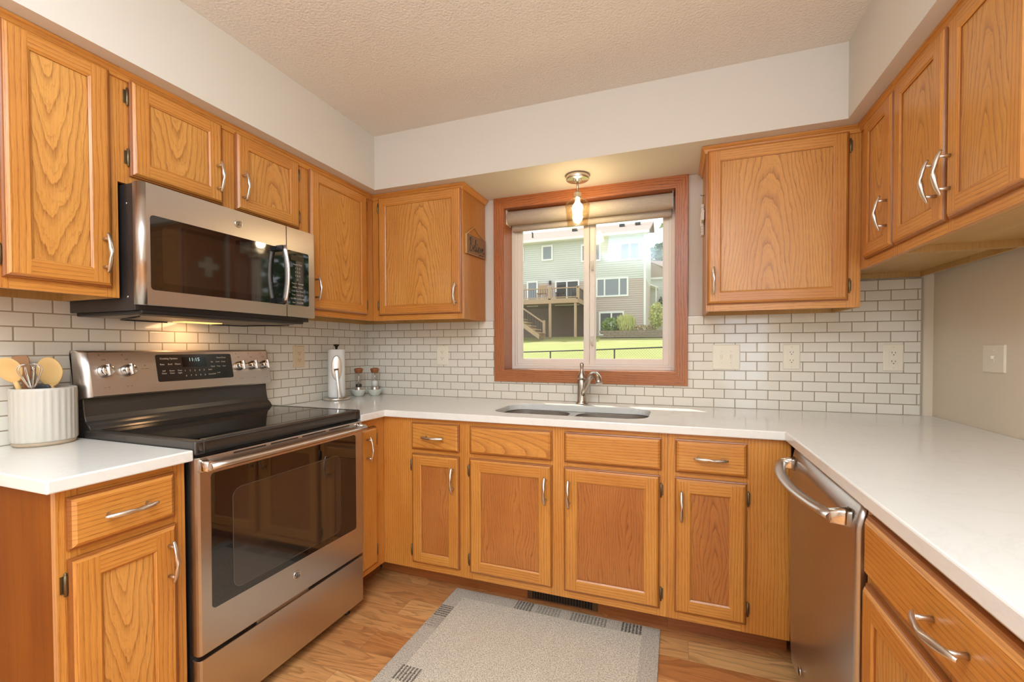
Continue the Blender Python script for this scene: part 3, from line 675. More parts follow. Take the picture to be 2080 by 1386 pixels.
b.box(WX0, WX1, -0.002, 0.158, WZ0 - JT, WZ0, M_OAKR, 'x'); b.box(WX0, WX1, -0.002, 0.158, WZ1, WZ1 + JT, M_OAKR, 'x')
b.build('jamb', win)
def frame_bars(b, x0, x1, z0, z1, wd, y0, y1, m_):
    b.box(x0, x0 + wd, y0, y1, z0, z1, m_); b.box(x1 - wd, x1, y0, y1, z0, z1, m_); b.box(x0 + wd, x1 - wd, y0, y1, z0, z0 + wd, m_); b.box(x0 + wd, x1 - wd, y0, y1, z1 - wd, z1, m_)
b = MB(); frame_bars(b, WX0, WX1, WZ0, WZ1, 0.020, 0.112, 0.155, M_VINYL); frame_bars(b, WX0 + .02, WX1 - .02, WZ0 + .02, WZ1 - .02, 0.012, 0.120, 0.152, M_VINYL); b.build('frame', win, bevel=0.002)
for nm, x0, x1, y0 in (('sash', 1.077, 1.537, 0.126), ('sash', 1.539, 1.990, 0.132)):
    b = MB(); frame_bars(b, x0, x1, 1.126, 2.04, 0.030, y0, y0 + 0.02, M_VINYL); frame_bars(b, x0 + .03, x1 - .03, 1.156, 2.01, 0.005, y0 + .004, y0 + 0.016, M_VINYL); s_ = b.build('sash', win, bevel=0.0015)
    g = MB(); g.box(x0 + .035, x1 - .035, y0 + .008, y0 + .012, 1.161, 2.005, M_PANE); g.build('glass', s_)
for z in (1.27, 1.72):
    b = MB(); b.box(1.548, 1.562, 0.118, 0.132, z - 0.03, z + 0.03, M_VINYL); b.tube([(1.552, 0.12, z + .02), (1.552, 0.106, z), (1.556, 0.110, z - .03)], [0.005, 0.006, 0.004], M_VINYL, n=8); b.build('lock', win)
b = MB(); b.box(1.100, 1.108, 0.118, 0.128, 1.20, 1.235, M_VINYL); b.build('lock', win)
b = MB(); b.box(-2.0, 5.0, 0.16, 0.62, 2.39, 2.56, M_WALL); struct(b.build('trim_7'))

t = thing('roller_shade', 'rolled-up woven beige shade at the top of the window', 'window shade', (1.53, 0.05, 1.945))
b = MB(); b.lathe([(0.043, 0), (0.043, 0.958)], (1.049, 0, 0), M_SHADE, n=36, axis='x')
for i, p in enumerate(b.v): b.v[i] = (p[0], p[1] + 0.052, p[2] + 2.026)
b.build('roll', t)
b = MB(); b.box(1.066, 2.000, 0.083, 0.0855, 1.955, 2.05, M_SHADE); b.build('fabric', t)
b = MB(); b.lathe([(0.017, 0), (0.017, 0.934)], (1.066, 0.084, 1.966), M_SHADE, n=16, axis='x'); b.build('hem_bar', t)
for x in (1.0462, 2.0085):
    b = MB(); b.box(x, x + .0025, 0.012, 0.092, 1.982, 2.069, M_VINYL); b.build('end_cap', t)

# ------------------------------------------------------------------ pendant
PX, PY = 1.536, -0.200
t = thing('pendant_light', 'brushed nickel ceiling lamp with seeded glass shade in front of the window', 'lamp', (PX, PY, ZS))
c = (PX, PY, ZS)
b = MB(); b.lathe([(0.059, -0.0005), (0.060, -0.004), (0.060, -0.022), (0.057, -0.025), (0.020, -0.027), (0.016, -0.033), (0.010, -0.036)], c, M_NICKEL, n=40); b.build('canopy', t)
for dx in (-0.012, 0.018):
    b = MB(); b.lathe([(0.006, -0.027), (0.006, -0.033), (0.002, -0.036)], (PX + dx, PY - 0.022, ZS), M_NICKEL, n=10); b.build('screw', t)
b = MB(); b.lathe([(0.0055, -0.03), (0.0055, -0.085)], c, M_NICKEL, n=16); b.build('stem', t)
b = MB(); b.lathe([(0.006, -0.080), (0.010, -0.086), (0.018, -0.090), (0.020, -0.096), (0.020, -0.112), (0.0215, -0.113), (0.0215, -0.120), (0.010, -0.121)], c, M_NICKEL, n=24); b.build('socket', t)
b = MB(); b.lathe([(0.021, -0.118), (0.030, -0.124), (0.046, -0.134), (0.060, -0.147), (0.064, -0.156), (0.062, -0.190), (0.057, -0.235), (0.053, -0.262), (0.054, -0.270)], c, M_SEEDED, n=48, cap0=False, cap1=False); b.build('shade', t)
b = MB(); b.lathe([(0.010, -0.124), (0.012, -0.140), (0.024, -0.156), (0.0285, -0.172), (0.025, -0.187), (0.014, -0.196), (0.001, -0.199)], c, M_BULB, n=24); b.build('bulb', t)

# ------------------------------------------------------------------ emblem (round badge with a curly monogram)
def badge(parent, P, rad, ax_s, ax_z, ax_n):
    """disc, ring and looping script letters on a plane; ax_* world unit vectors"""
    S_, Z_, N_ = Vector(ax_s), Vector(ax_z), Vector(ax_n); O = Vector(P)
    b = MB()
    def ringpts(rr, d, n=28): return [O + S_ * rr * math.cos(2 * PI * i / n) + Z_ * rr * math.sin(2 * PI * i / n) + N_ * d for i in range(n)]
    b.loft([ringpts(rad, 0), ringpts(rad, 0.002), ringpts(rad * .93, 0.003), ringpts(rad * .86, 0.003), ringpts(rad * .82, 0.0018)], M_CHROME)
    o = b.build('badge', parent)
    k = MB(); R_ = rad
    def stroke(pts, w_=0.07):
        k.tube([O + S_ * (x * R_) + Z_ * (z * R_) + N_ * 0.002 for x, z in pts], w_ * R_, M_LETD, n=6, up=tuple(N_))
    arc = lambda cx, cz, r_, a0, a1, n=12: [(cx + r_ * math.cos(a0 + (a1 - a0) * i / n), cz + r_ * math.sin(a0 + (a1 - a0) * i / n)) for i in range(n + 1)]
    for q in range(4):                                   # curls round the rim
        stroke(arc(0, 0, 0.66, q * PI / 2 + 0.2, q * PI / 2 + 1.25) + arc(0.52 * math.cos(q * PI / 2 + 1.3), 0.52 * math.sin(q * PI / 2 + 1.3), 0.13, q * PI / 2 + 1.3, q * PI / 2 + 5.0, 8), 0.055)
    stroke(arc(-0.20, 0.10, 0.22, 0.6, 2 * PI - 0.5) + [(0.0, 0.02), (-0.04, -0.30), (-0.22, -0.42), (-0.36, -0.30)])
    stroke(arc(0.20, 0.17, 0.16, 0.5, PI + 1.5) + arc(0.19, -0.17, 0.19, PI - 1.5, 2 * PI - 0.3))
    k.build('monogram', o)

# ------------------------------------------------------------------ stove
t = thing('stove', 'freestanding stainless electric stove with black glass cooktop', 'stove', (0.34, (S1 + S2) / 2, 0))
SM = (S1 + S2) / 2
b = MB(); b.box(0.02, 0.630, S1 + 0.002, S2 - 0.002, 0.03, 0.895, M_CHAR); b.build('body', t, bevel=0.003)
b = MB()                                                                  # enamel cooktop rim with raised edge
b.box(0.085, 0.646, S1 - 0.001, S1 + 0.030, 0.893, 0.940, M_DGREY); b.box(0.085, 0.646, S2 - 0.030, S2 + 0.001, 0.893, 0.940, M_DGREY)
b.box(0.612, 0.646, S1 + 0.030, S2 - 0.030, 0.893, 0.940, M_DGREY); b.box(0.085, 0.115, S1 + 0.030, S2 - 0.030, 0.893, 0.940, M_DGREY); b.box(0.115, 0.612, S1 + .03, S2 - .03, 0.893, 0.932, M_DGREY)
b.build('cooktop_frame', t, bevel=0.008, seg=3)
b = MB(); b.box(0.117, 0.610, S1 + 0.032, S2 - 0.032, 0.931, 0.9385, M_CERAN); b.build('cooktop_glass', t)
b = MB()
for cx, cy, rr in ((0.25, -1.38, .09), (0.25, -1.02, .075), (0.46, -1.37, .105), (0.46, -1.01, .11), (0.26, -1.20, 0.05)):
    n = 40; ri = [[(cx + q * math.cos(2 * PI * i / n), cy + q * math.sin(2 * PI * i / n), 0.9387) for i in range(n)] for q in (rr, rr - 0.0015)]
    b.loft(ri, plain('burner_ring', srgb(44, 40, 38), 0.1) if not b.f else b.mats[0], cap0=False, cap1=False)
b.build('burner_markings', t)
# splash: curved enamel back
prof = [(0.115, 0.938), (0.108, 0.944), (0.100, 0.955), (0.092, 0.962), (0.084, 0.968), (0.078, 0.985), (0.072, 1.02), (0.068, 1.056), (0.018, 1.056), (0.018, 0.90), (0.115, 0.90)]
b = MB(); b.poly_prism(prof, 'y', S1 + 0.004, S2 - 0.012, M_DGREY)
o = b.build('back_splash', t, bevel=0.003)
def cf(s_, w_, d=0.0):                                                    # control face: s along y, w_ = 0..1 bottom to top
    x = 0.092 + (0.060 - 0.092) * w_; z = 1.050 + (1.216 - 1.050) * w_
    return (x + d * 0.982, s_, z + d * 0.19)
Y0c, Y1c = -1.570, -0.815
b = MB()
rings = []
for y, ins in ((Y0c, 0.05), (Y0c + 0.004, 0.025), (Y0c + 0.012, 0.010), (Y0c + 0.028, 0.0), (Y1c - 0.014, 0.0), (Y1c - 0.006, 0.004), (Y1c, 0.018)):
    rings.append([(0.020, y, 1.050), cf(y, 0.0, -ins), cf(y, 0.03, 0.003 - ins), cf(y, 0.97, 0.003 - ins), cf(y, 1.0, -ins * .8 - .001), (0.044, y, 1.219), (0.020, y, 1.219)])
b.loft(rings, M_STEEL, smooth=True)
cp = b.build('control_panel', t)
for p in cp.data.polygons: p.use_smooth = abs(p.normal.y) > 0.05 and p.area < 0.02
def cquad(b, s0, s1, w0, w1, d, m_): b.face([cf(s0, w0, d), cf(s1, w0, d), cf(s1, w1, d), cf(s0, w1, d)], m_)
b = MB()
ng = 6
outl = []
for (cs, cw, a) in ((-1.028, 0.855, 0), (-1.325, 0.855, PI / 2), (-1.325, 0.29, PI), (-1.028, 0.29, 1.5 * PI)):
    for i in range(ng + 1): q = a + PI / 2 * i / ng; outl.append((cs + 0.008 * math.cos(q), cw + 0.045 * math.sin(q)))
b.loft([[cf(s_, w_, 0.0025) for s_, w_ in outl], [cf(s_, w_, 0.005) for s_, w_ in outl]], M_PANELB, smooth=False)
dsp = b.build('display_panel', t)
b = MB(); cquad(b, -1.236, -1.136, 0.58, 0.83, 0.0054, M_DISP); b.build('display', dsp)
ZD = (Vector(cf(0, 1)) - Vector(cf(0, 0))).normalized()
b = MB(); b.text('11:15', 0.021, cf(-1.186, 0.76, 0.0058), (0, 1, 0), ZD, M_CLOCK); b.build('clock', dsp)
b = MB()
b.text('Cooking Options', 0.0095, cf(-1.285, 0.80, 0.0056), (0, 1, 0), ZD, M_LETW)
b.text('Timer/Clock', 0.0085, cf(-1.068, 0.80, 0.0056), (0, 1, 0), ZD, M_LETW)
for k, (a, c2) in enumerate((('Bake', ''), ('Broil', 'Hi/Lo'), ('Warm', ''))):
    b.text(a, 0.0085, cf(-1.312 + k * 0.029, 0.66, 0.0056), (0, 1, 0), ZD, M_LETW)
for k, (a, c2) in enumerate((('Self', 'Clean'), ('Steam', 'Clean'), ('Oven', 'Light'))):
    b.text(a, 0.0080, cf(-1.309 + k * 0.030, 0.50, 0.0056), (0, 1, 0), ZD, M_LETW); b.text(c2, 0.0080, cf(-1.309 + k * 0.030, 0.44, 0.0056), (0, 1, 0), ZD, M_LETW)
for k in range(5):
    b.text('12345'[k], 0.0095, cf(-1.228 + k * 0.0195, 0.485, 0.0056), (0, 1, 0), ZD, M_LETW); b.text('67890'[k], 0.0095, cf(-1.226 + k * 0.0195, 0.36, 0.0056), (0, 1, 0), ZD, M_LETW)
for k, (a, c2) in enumerate((('Set', 'Clock'), ('Cook', 'Time'), ('Delay', 'Start'))):
    b.text(a, 0.0078, cf(-1.112 + k * 0.026, 0.69, 0.0056), (0, 1, 0), ZD, M_LETW); b.text(c2, 0.0078, cf(-1.110 + k * 0.026, 0.57, 0.0056), (0, 1, 0), ZD, M_LETW)
b.text('Start', 0.0085, cf(-1.124, 0.49, 0.0056), (0, 1, 0), ZD, M_LETW); b.text('Cancel/Off', 0.0075, cf(-1.118, 0.37, 0.0056), (0, 1, 0), ZD, M_LETW); b.text('Lock', 0.0075, cf(-1.088, 0.40, 0.0056), (0, 1, 0), ZD, M_LETW)
b.build('lettering', dsp)
b = MB()
for s_ in (-1.500, -1.430, -0.982, -0.917, -0.853):
    b.text('OFF', 0.0075, cf(s_, 0.80, 0.0036), (0, 1, 0), ZD, M_LETD); b.text('●' if False else 'o', 0.011, cf(s_ - 0.012, 0.91, 0.0036), (0, 1, 0), ZD, M_LETD)
    b.text('Lo   Hi', 0.0065, cf(s_, 0.20, 0.0036), (0, 1, 0), ZD, M_LETD)
b.text('o', 0.012, cf(-1.372, 0.66, 0.0036), (0, 1, 0), ZD, M_LETD); b.text('hot surface', 0.0058, cf(-1.372, 0.58, 0.0036), (0, 1, 0), ZD, M_LETD)
b.build('panel_lettering', t)
kn = Vector((0.982, 0, 0.19)); kz = ZD; ks = Vector((0, 1, 0))
for s_ in (-1.500, -1.430, -0.982, -0.917, -0.853):
    O = Vector(cf(s_, 0.555, 0.003)); b = MB(); rings = []
    for rr, h in ((0.0215, 0), (0.0225, 0.003), (0.0225, 0.008), (0.0205, 0.020), (0.0195, 0.024), (0.017, 0.026), (0.001, 0.0265)):
        rings.append([O + ks * rr * math.cos(a) + kz * rr * math.sin(a) + kn * h for a in [2 * PI * i / 28 for i in range(28)]])
    b.loft(rings, M_CHROME)
    def kp(a, c_, h): return O + ks * a + kz * c_ + kn * h
    b.loft([[kp(-0.005, -0.020, h), kp(0.005, -0.020, h), kp(0.005, 0.021, h), kp(-0.005, 0.021, h)] for h in (0.020, 0.034)] + [[kp(-0.003, -0.019, .036), kp(0.003, -0.019, .036), kp(0.003, 0.020, .036), kp(-0.003, 0.020, .036)]], M_STEEL, smooth=False)
    kb = b.build('knob', t)
    g = MB(); g.face([kp(-0.0012, 0.010, .0364), kp(0.0012, 0.010, .0364), kp(0.0012, 0.0198, .0364), kp(-0.0012, 0.0198, .0364)], M_LETD); g.build('pointer', kb)
# oven door
OX = 0.656; E0, E1 = S1 - 0.003, S2 + 0.001
b = MB()
ol = [(E0, 0.62), (E0, OX - 0.010), (E0 + 0.003, OX - 0.003), (E0 + 0.010, OX), (E1 - 0.006, OX), (E1 - 0.001, OX - 0.004), (E1, OX - 0.010), (E1, 0.62)]
b.loft([[(x, y, z) for y, x in ol] for z in (0.272, 0.888)], M_STEEL, smooth=False)
b.build('x', t); dr = t.children[-1]; dr.name = 'oven_door'
md = dr.modifiers.new('bevel', 'BEVEL'); md.width = 0.002; md.segments = 2; md.limit_method = 'ANGLE'; md.angle_limit = 0.9
def plate(b, pts, x0, x1, m_): b.loft([[(x0, y, z) for y, z in pts], [(x1, y, z) for y, z in pts]], m_, smooth=False)
b = MB(); plate(b, rrect(-1.526, -0.872, 0.402, 0.832, 0.012, 5), OX - 0.003, OX + 0.0015, M_BGLASS); gl = b.build('window', dr)
b = MB(); plate(b, rrect(-1.455, -0.972, 0.430, 0.762, 0.03, 6), OX + 0.001, OX + 0.0022, M_BGLASS2); b.build('inner_window', gl)
b = MB(); n_ = rrect(-1.457, -0.970, 0.428, 0.764, 0.032, 6); n2 = rrect(-1.455, -0.972, 0.430, 0.762, 0.03, 6)
b.loft([[(OX + 0.0018, y, z) for y, z in n_], [(OX + 0.0026, y, z) for y, z in n_], [(OX + 0.0026, y, z) for y, z in n2]], plain('window_rim', srgb(120, 108, 96), 0.3, 0.6), cap0=False, cap1=False, smooth=False); b.build('window_rim', gl)
b = MB(); hz = 0.862; pth = [(0.690 + 0.006 * math.sin(PI * i / 10), -1.552 + i * 0.0703, hz) for i in range(11)]
b.tube(pth, 0.0165, M_STEEL, n=18, up=(0, 0, 1), flat=0.72); ha = b.build('handle', dr)
for y in (-1.548, -0.853):
    b = MB(); b.loft([[(OX - .002, y + p * 1.25, hz + q * 1.2) for p, q in rrect(-0.012, 0.012, -0.02, 0.02, 0.008, 4)], [(OX + 0.012, y + p, hz + q * .9) for p, q in rrect(-0.012, 0.012, -0.02, 0.02, 0.008, 4)], [(OX + 0.036, y + p * .9, hz + q * .75) for p, q in rrect(-0.012, 0.012, -0.02, 0.02, 0.008, 4)]], M_CHROME); b.build('handle_post', ha)
b = MB()
for y0, y1 in ((-1.45, -1.33), (-1.31, -1.19), (-1.17, -1.05), (-1.03, -0.91)): b.box(OX - 0.002, OX + 0.0006, y0, y1, 0.8775, 0.8825, M_SLOT)
b.build('vent_slots', dr)
badge(dr, (OX + 0.0005, -1.202, 0.350), 0.018, (0, 1, 0), (0, 0, 1), (1, 0, 0))
b = MB(); b.loft([[(x, y, z) for y, x in ol] for z in (0.050, 0.258)], M_STEEL, smooth=False); b.build('storage_drawer', t, bevel=0.002)
b = MB(); b.box(0.600, 0.640, -1.36, -1.13, 0.252, 0.268, M_STEEL); b.build('drawer_lip', t, bevel=0.003)
for x in (0.10, 0.60):
    for y in (S1 + 0.05, S2 - 0.05):
        b = MB(); b.lathe([(0.014, 0.0005), (0.016, 0.006), (0.008, 0.012), (0.008, 0.035)], (x, y, 0), M_BLACKP, n=12); b.build('foot', t)

# ------------------------------------------------------------------ microwave
MX, M0, M1, MZ0, MZ1 = 0.404, -1.5675, -0.847, 1.368, 1.766
t = thing('microwave', 'stainless over-the-range microwave with black glass door', 'microwave', (0.2, -1.2, 1.34))
b = MB(); b.box(0.010, 0.368, M0 + 0.004, M1 - 0.004, 1.350, MZ1 - 0.002, M_CHAR); b.build('body', t, bevel=0.002)
MS = -1.006
def mw_front(y0, y1, name, lr, rr):
    pts = [(0.372, y0)]
    pts += [(MX - lr + lr * math.sin(a), y0 + lr - lr * math.cos(a)) for a in [PI / 2 * i / 6 for i in range(7)]]
    pts += [(MX - rr + rr * math.cos(a), y1 - rr + rr * math.sin(a)) for a in [PI / 2 * i / 3 for i in range(4)]] + [(0.372, y1)]
    b = MB(); b.loft([[(x, y, z) for x, y in pts] for z in (MZ0, MZ1)], M_STEEL, smooth=True); o = b.build(name, t)
    for p in o.data.polygons: p.use_smooth = p.area < 0.02
    return o
md_ = mw_front(M0, MS - 0.0006, 'door', 0.020, 0.002); mp_ = mw_front(MS + 0.0006, M1, 'control_strip', 0.002, 0.004)
b = MB(); plate(b, rrect(-1.537, MS - 0.004, 1.418, 1.664, 0.012, 5), MX - 0.002, MX + 0.0012, M_BGLASS); wg = b.build('window', md_)
b = MB(); plate(b, rrect(-1.502, -1.10, 1.444, 1.632, 0.012, 5), MX + 0.001, MX + 0.0016, plain('microwave_screen', srgb(30, 25, 22), 0.05, 0, IOR=2.0)); b.build('inner_window', wg)
b = MB(); plate(b, rrect(MS + 0.004, -0.884, 1.420, 1.664, 0.008, 5), MX - 0.002, MX + 0.0012, M_BGLASS); kp_ = b.build('keypad', mp_)
b = MB(); b.face([(MX + 0.0014, y, z) for y, z in ((-0.985, 1.622), (-0.915, 1.622), (-0.915, 1.645), (-0.985, 1.645))], plain('amber_display', srgb(60, 44, 26), 0.2))
rows = ['Express Cook', '1  2  3', '4  5  6', '7  8  9', '0', 'Popcorn  Beverage', 'Reheat  Defrost', 'Cook Time  Power', 'Timer  Add 30 Sec', 'Vent Fan  Surface Light', 'Start  Cancel/Off']
for k, tx in enumerate(rows): b.text(tx, 0.0085 if k not in (1, 2, 3, 4) else 0.0105, (MX + 0.0015, -0.948, 1.605 - k * 0.0172), (0, 1, 0), (0, 0, 1), M_LETW)
b.build('lettering', kp_)
b = MB(); pth = [(0.437 + 0.018 * math.sin(PI * i / 12), -1.048, 1.424 + i * 0.0202) for i in range(13)]
b.tube(pth, 0.0135, M_STEEL, n=14, up=(0, 1, 0), flat=0.5, twist=[0] * 13); hh = b.build('handle', md_)
for z in (1.432, 1.658):
    b = MB(); b.box(MX + 0.0005, 0.440, -1.060, -1.036, z - 0.011, z + 0.011, M_BLACKP); b.build('handle_post', hh, bevel=0.002)
badge(md_, (MX + 0.0003, -1.229, 1.716), 0.0155, (0, 1, 0), (0, 0, 1), (1, 0, 0))
b = MB(); b.box(0.03, 0.385, M0 + 0.012, M1 - 0.05, 1.338, 1.3515, M_BLACKP); b.build('bottom_vent', t, bevel=0.004)
b = MB(); b.box(0.09, 0.345, M0 + 0.03, M1 - 0.07, 1.3345, 1.3385, plain('bottom_pan', srgb(150, 138, 124), 0.4, 0.6)); b.build('bottom_panel', t)
b = MB(); b.box(0.10, 0.17, -1.285, -1.13, 1.3315, 1.3350, M_LENS); b.build('lamp_lens', t)
b = MB(); b.tube([(0.33, -1.53, 1.333), (0.10, -1.46, 1.331), (0.09, -1.30, 1.331)], 0.003, M_BLACKP, n=6); b.tube([(0.33, -0.93, 1.333), (0.10, -0.98, 1.331), (0.09, -1.12, 1.331)], 0.003, M_BLACKP, n=6); b.build('grease_filter_rim', t)
for x, z in ((0.335, 1.70), (0.335, 1.395)):
    b = MB(); b.lathe([(0.004, 0), (0.004, -0.002), (0.001, -0.0025)], (x, M0 + 0.004, z), M_CHROME, n=10, axis='y'); b.build('screw', t)
area('microwave_cooktop_lamp', (0.12, -1.205, 1.328), (0.05, -1.205, 0.9), 0.06, 0.14, 0.5, (1, 0.58, 0.28))

# ------------------------------------------------------------------ dishwasher
t = thing('dishwasher', 'stainless dishwasher with a bowed handle in the right base run', 'dishwasher', (2.7, -1.0, 0))
DX = 2.4139; Q0, Q1 = -1.300, -0.694
b = MB(); b.box(2.450, 3.0, Q0 + 0.004, Q1 - 0.004, 0.03, 0.868, M_CHAR); b.build('body', t)
b = MB(); n = 14
def dwx(z): return DX + 0.012 * max(0, (0.30 - z) / 0.25) ** 2 + (0.010 * max(0, (z - 0.80) / 0.06) ** 2)
rings = []
for i in range(n + 1):
    z = 0.105 + (0.866 - 0.105) * i / n; x = dwx(z)
    rings.append([(2.449, Q0, z), (x + 0.010, Q0, z), (x + 0.003, Q0 + 0.003, z), (x, Q0 + 0.010, z), (x, Q1 - 0.010, z), (x + 0.003, Q1 - 0.003, z), (x + 0.010, Q1, z), (2.449, Q1, z)])
b.loft(rings, M_STEELD, smooth=True); dwd = b.build('door', t)
for p in dwd.data.polygons: p.use_smooth = p.normal.x < -0.3
b = MB(); pth = []
for i in range(17):
    k = i / 16; pth.append((2.380 - 0.042 * math.sin(PI * k) ** 0.8 if 0 < k < 1 else 2.380, -1.262 + k * 0.525, 0.822))
b.tube(pth, 0.0165, M_STEEL, n=18, up=(0, 0, 1), flat=0.62); dh = b.build('handle', dwd)
for y in (-1.255, -0.745):
    b = MB(); b.loft([[(DX + 0.002, y + p * 1.3, 0.822 + q * 1.2) for p, q in rrect(-0.013, 0.013, -0.02, 0.02, 0.008, 4)], [(DX - 0.012, y + p, 0.822 + q) for p, q in rrect(-0.013, 0.013, -0.02, 0.02, 0.008, 4)], [(DX - 0.040, y + p * .9, 0.822 + q * .8) for p, q in rrect(-0.013, 0.013, -0.02, 0.02, 0.008, 4)]], M_CHROME); b.build('handle_post', dh)
badge(dwd, (DX - 0.0005, -0.846, 0.165), 0.016, (0, -1, 0), (0, 0, 1), (-1, 0, 0))
b = MB(); b.box(2.50, 2.52, Q0 + .004, Q1 - .004, 0.001, 0.10, M_BLACKP); b.build('toe_panel', t)

# ------------------------------------------------------------------ things on the counters
def crock():
    c = (0.081, -1.664, ZCT)
    t = thing('utensil_crock', 'ribbed white stoneware crock holding wooden utensils beside the stove', 'crock', c)
    b = MB(); N = 112; rings = []
    def ring(rr, h, amp): return [(c[0] + (rr + amp * (0.5 + 0.5 * math.cos(28 * 2 * PI * i / N))) * math.cos(2 * PI * i / N), c[1] + (rr + amp * (0.5 + 0.5 * math.cos(28 * 2 * PI * i / N))) * math.sin(2 * PI * i / N), c[2] + h) for i in range(N)]
    rings = [ring(0.075, 0.013, 0), ring(0.0750, 0.018, 0.0028), ring(0.0750, 0.10, 0.0030), ring(0.0750, 0.174, 0.0028), ring(0.0765, 0.182, 0), ring(0.0745, 0.185, 0), ring(0.0715, 0.182, 0), ring(0.0705, 0.06, 0), ring(0.068, 0.02, 0)]
    b.loft(rings, M_CERAM); b.build('body', t)
    b = MB(); b.lathe([(0.069, 0.0005), (0.073, 0.004), (0.0745, 0.013), (0.070, 0.0135)], c, M_CLAY, n=48); b.build('foot_ring', t)
crock()
def paddle(name, label, foot, neck, head, hw, hh_, m_, cat, tilt=(0.55, -0.75), th=0.006, square=False, group=None):
    """utensil with a round stick and a flat rounded head facing the room"""
    foot, neck, head = Vector(foot), Vector(neck), Vector(head); up = (head - neck).normalized()
    nrm = Vector((*tilt, 0)); nrm = (nrm - up * nrm.dot(up)).normalized(); side = up.cross(nrm)
    t = thing(name, label, cat, foot, group)
    b = MB(); b.tube([foot, foot.lerp(neck, 0.5), neck, neck.lerp(head, 0.35)], [0.006, 0.006, 0.007, 0.006], m_, n=10); b.build('stick', t)
    b = MB(); rings = []; n = 28
    def outline(k, d):
        out = []
        for i in range(n):
            a = 2 * PI * i / n; x, y = math.cos(a), math.sin(a)
            if square: s_ = 1 / max(abs(x), abs(y)) ** 0.8; x, y = x * s_ * 0.95, y * s_ * .95
            wdt = hw * (1 - 0.22 * max(0, -y)) if not square else hw * (1 + 0.12 * y)
            out.append(head + side * x * wdt * k + up * y * hh_ * k + nrm * d)
        return out
    b.loft([outline(0.93, -th / 2), outline(1, -th / 4), outline(1, th / 4), outline(0.93, th / 2), outline(0.55, th / 2 - (0.003 if not square else 0)), outline(0.05, th / 2 - (0.004 if not square else 0))], m_); b.build('head', t)
paddle('wooden_spoon', 'pale wooden spoon leaning left out of the ribbed crock', (0.080, -1.690, 0.940), (0.094, -1.728, 1.105), (0.092, -1.745, 1.158), 0.032, 0.041, M_BEECH, 'spoon')
paddle('wooden_spoon', 'broad pale wooden spoon leaning towards the stove in the ribbed crock', (0.075, -1.660, 0.940), (0.086, -1.645, 1.085), (0.088, -1.652, 1.147), 0.035, 0.050, M_BEECH, 'spoon')
paddle('wooden_spatula', 'brown wooden spatula standing at the back of the ribbed crock', (0.060, -1.665, 0.940), (0.044, -1.692, 1.10), (0.040, -1.698, 1.160), 0.023, 0.045, M_OLDW, 'spatula', th=0.005, square=True)
paddle('silicone_spatula', 'charcoal silicone spatula low inside the ribbed crock', (0.092, -1.648, 0.940), (0.100, -1.664, 1.045), (0.103, -1.672, 1.078), 0.021, 0.034, M_RUBBER, 'spatula', th=0.008, square=True)
t = thing('whisk', 'steel wire whisk standing in front in the ribbed crock', 'whisk', (0.100, -1.685, 0.945))
b = MB(); b.tube([(0.100, -1.685, 0.945), (0.118, -1.702, 1.05), (0.124, -1.708, 1.085)], [0.007, 0.006, 0.0075], M_CHROME, n=10); b.build('grip', t)
b = MB(); B0, AX = Vector((0.124, -1.708, 1.085)), Vector((0.06, -0.10, 1)).normalized()
sa = AX.cross(Vector((1, 0, 0))).normalized(); sb = AX.cross(sa)
for k in range(5):
    a = PI * k / 5 + 0.2; dv = sa * math.cos(a) + sb * math.sin(a); pth = []
    for i in range(25):
        q = i / 24 * 2 - 1; hgt = 0.092 * (1 - abs(q) ** 2.6); rad_ = 0.030 * (1 - abs(abs(q) - 0.42) ** 1.5 / 0.44) if abs(q) > 0.02 else 0.030 * (1 - 0.42 ** 1.5 / 0.44)
        wv = math.sin(q * PI) * 0.027
        pth.append(B0 + AX * hgt + dv * wv)
    b.tube(pth, 0.0011, M_CHROME, n=6)
b.build('wires', t)

# paper towel holder and roll
HC = (0.088, -0.368, ZCT); CD = Vector((0.68, -0.735, 0)); CS = Vector((0.735, 0.68, 0))
t = thing('paper_towel_holder', 'nickel paper towel stand with a curved tension arm in the left corner', 'paper towel holder', HC)
b = MB(); b.lathe([(0.078, 0.0004), (0.078, 0.010), (0.075, 0.014), (0.012, 0.0155)], HC, M_NICKEL, n=48); b.build('base', t)
b = MB(); b.lathe([(0.006, 0.0155), (0.006, 0.312), (0.007, 0.314), (0.009, 0.322), (0.017, 0.330), (0.018, 0.334), (0.012, 0.337)], HC, plain('dark_knob_metal', (0.10, 0.085, 0.07), 0.25, 1.0), n=24); b.build('rod', t)
o0 = Vector(HC)
b = MB(); pth = []; wd = []
for i in range(15):
    k = i / 14; pth.append(o0 + CD * (0.072 - 0.018 * k + 0.012 * math.sin(PI * k)) + CS * (0.016 - 0.018 * k) + Vector((0, 0, 0.012 + 0.178 * k))); wd.append(0.0135 - 0.007 * math.sin(PI * k))
b.tube(pth, wd, M_NICKEL, n=12, up=tuple(CD), flat=0.22, twist=[0] * 15); b.build('tension_arm', t)
b = MB(); pc = o0 + CD * 0.053 + Vector((0, 0, 0.196))
def ell(k, d): return [pc + CS * (0.0290 * k * math.cos(2 * PI * i / 36)) + Vector((0, 0, 0.073 * k * math.sin(2 * PI * i / 36))) + CD * d for i in range(36)]
b.loft([ell(1, -0.002), ell(1, 0.0), ell(0.92, 0.0015), ell(0.05, 0.002)], M_NICKEL); b.build('press_plate', t)
t = tag(MB().build('paper_towel_roll'), 'white paper towel roll standing on the nickel holder', 'paper towel')
bpy.data.objects.remove(t)
b = MB(); b.lathe([(0.0072, 0), (0.020, 0), (0.0475, 0.0), (0.0485, 0.003), (0.0485, 0.287), (0.0475, 0.290), (0.020, 0.290), (0.0205, 0.280), (0.0072, 0.280)], (HC[0], HC[1], ZCT + 0.016), M_PAPER, n=48)
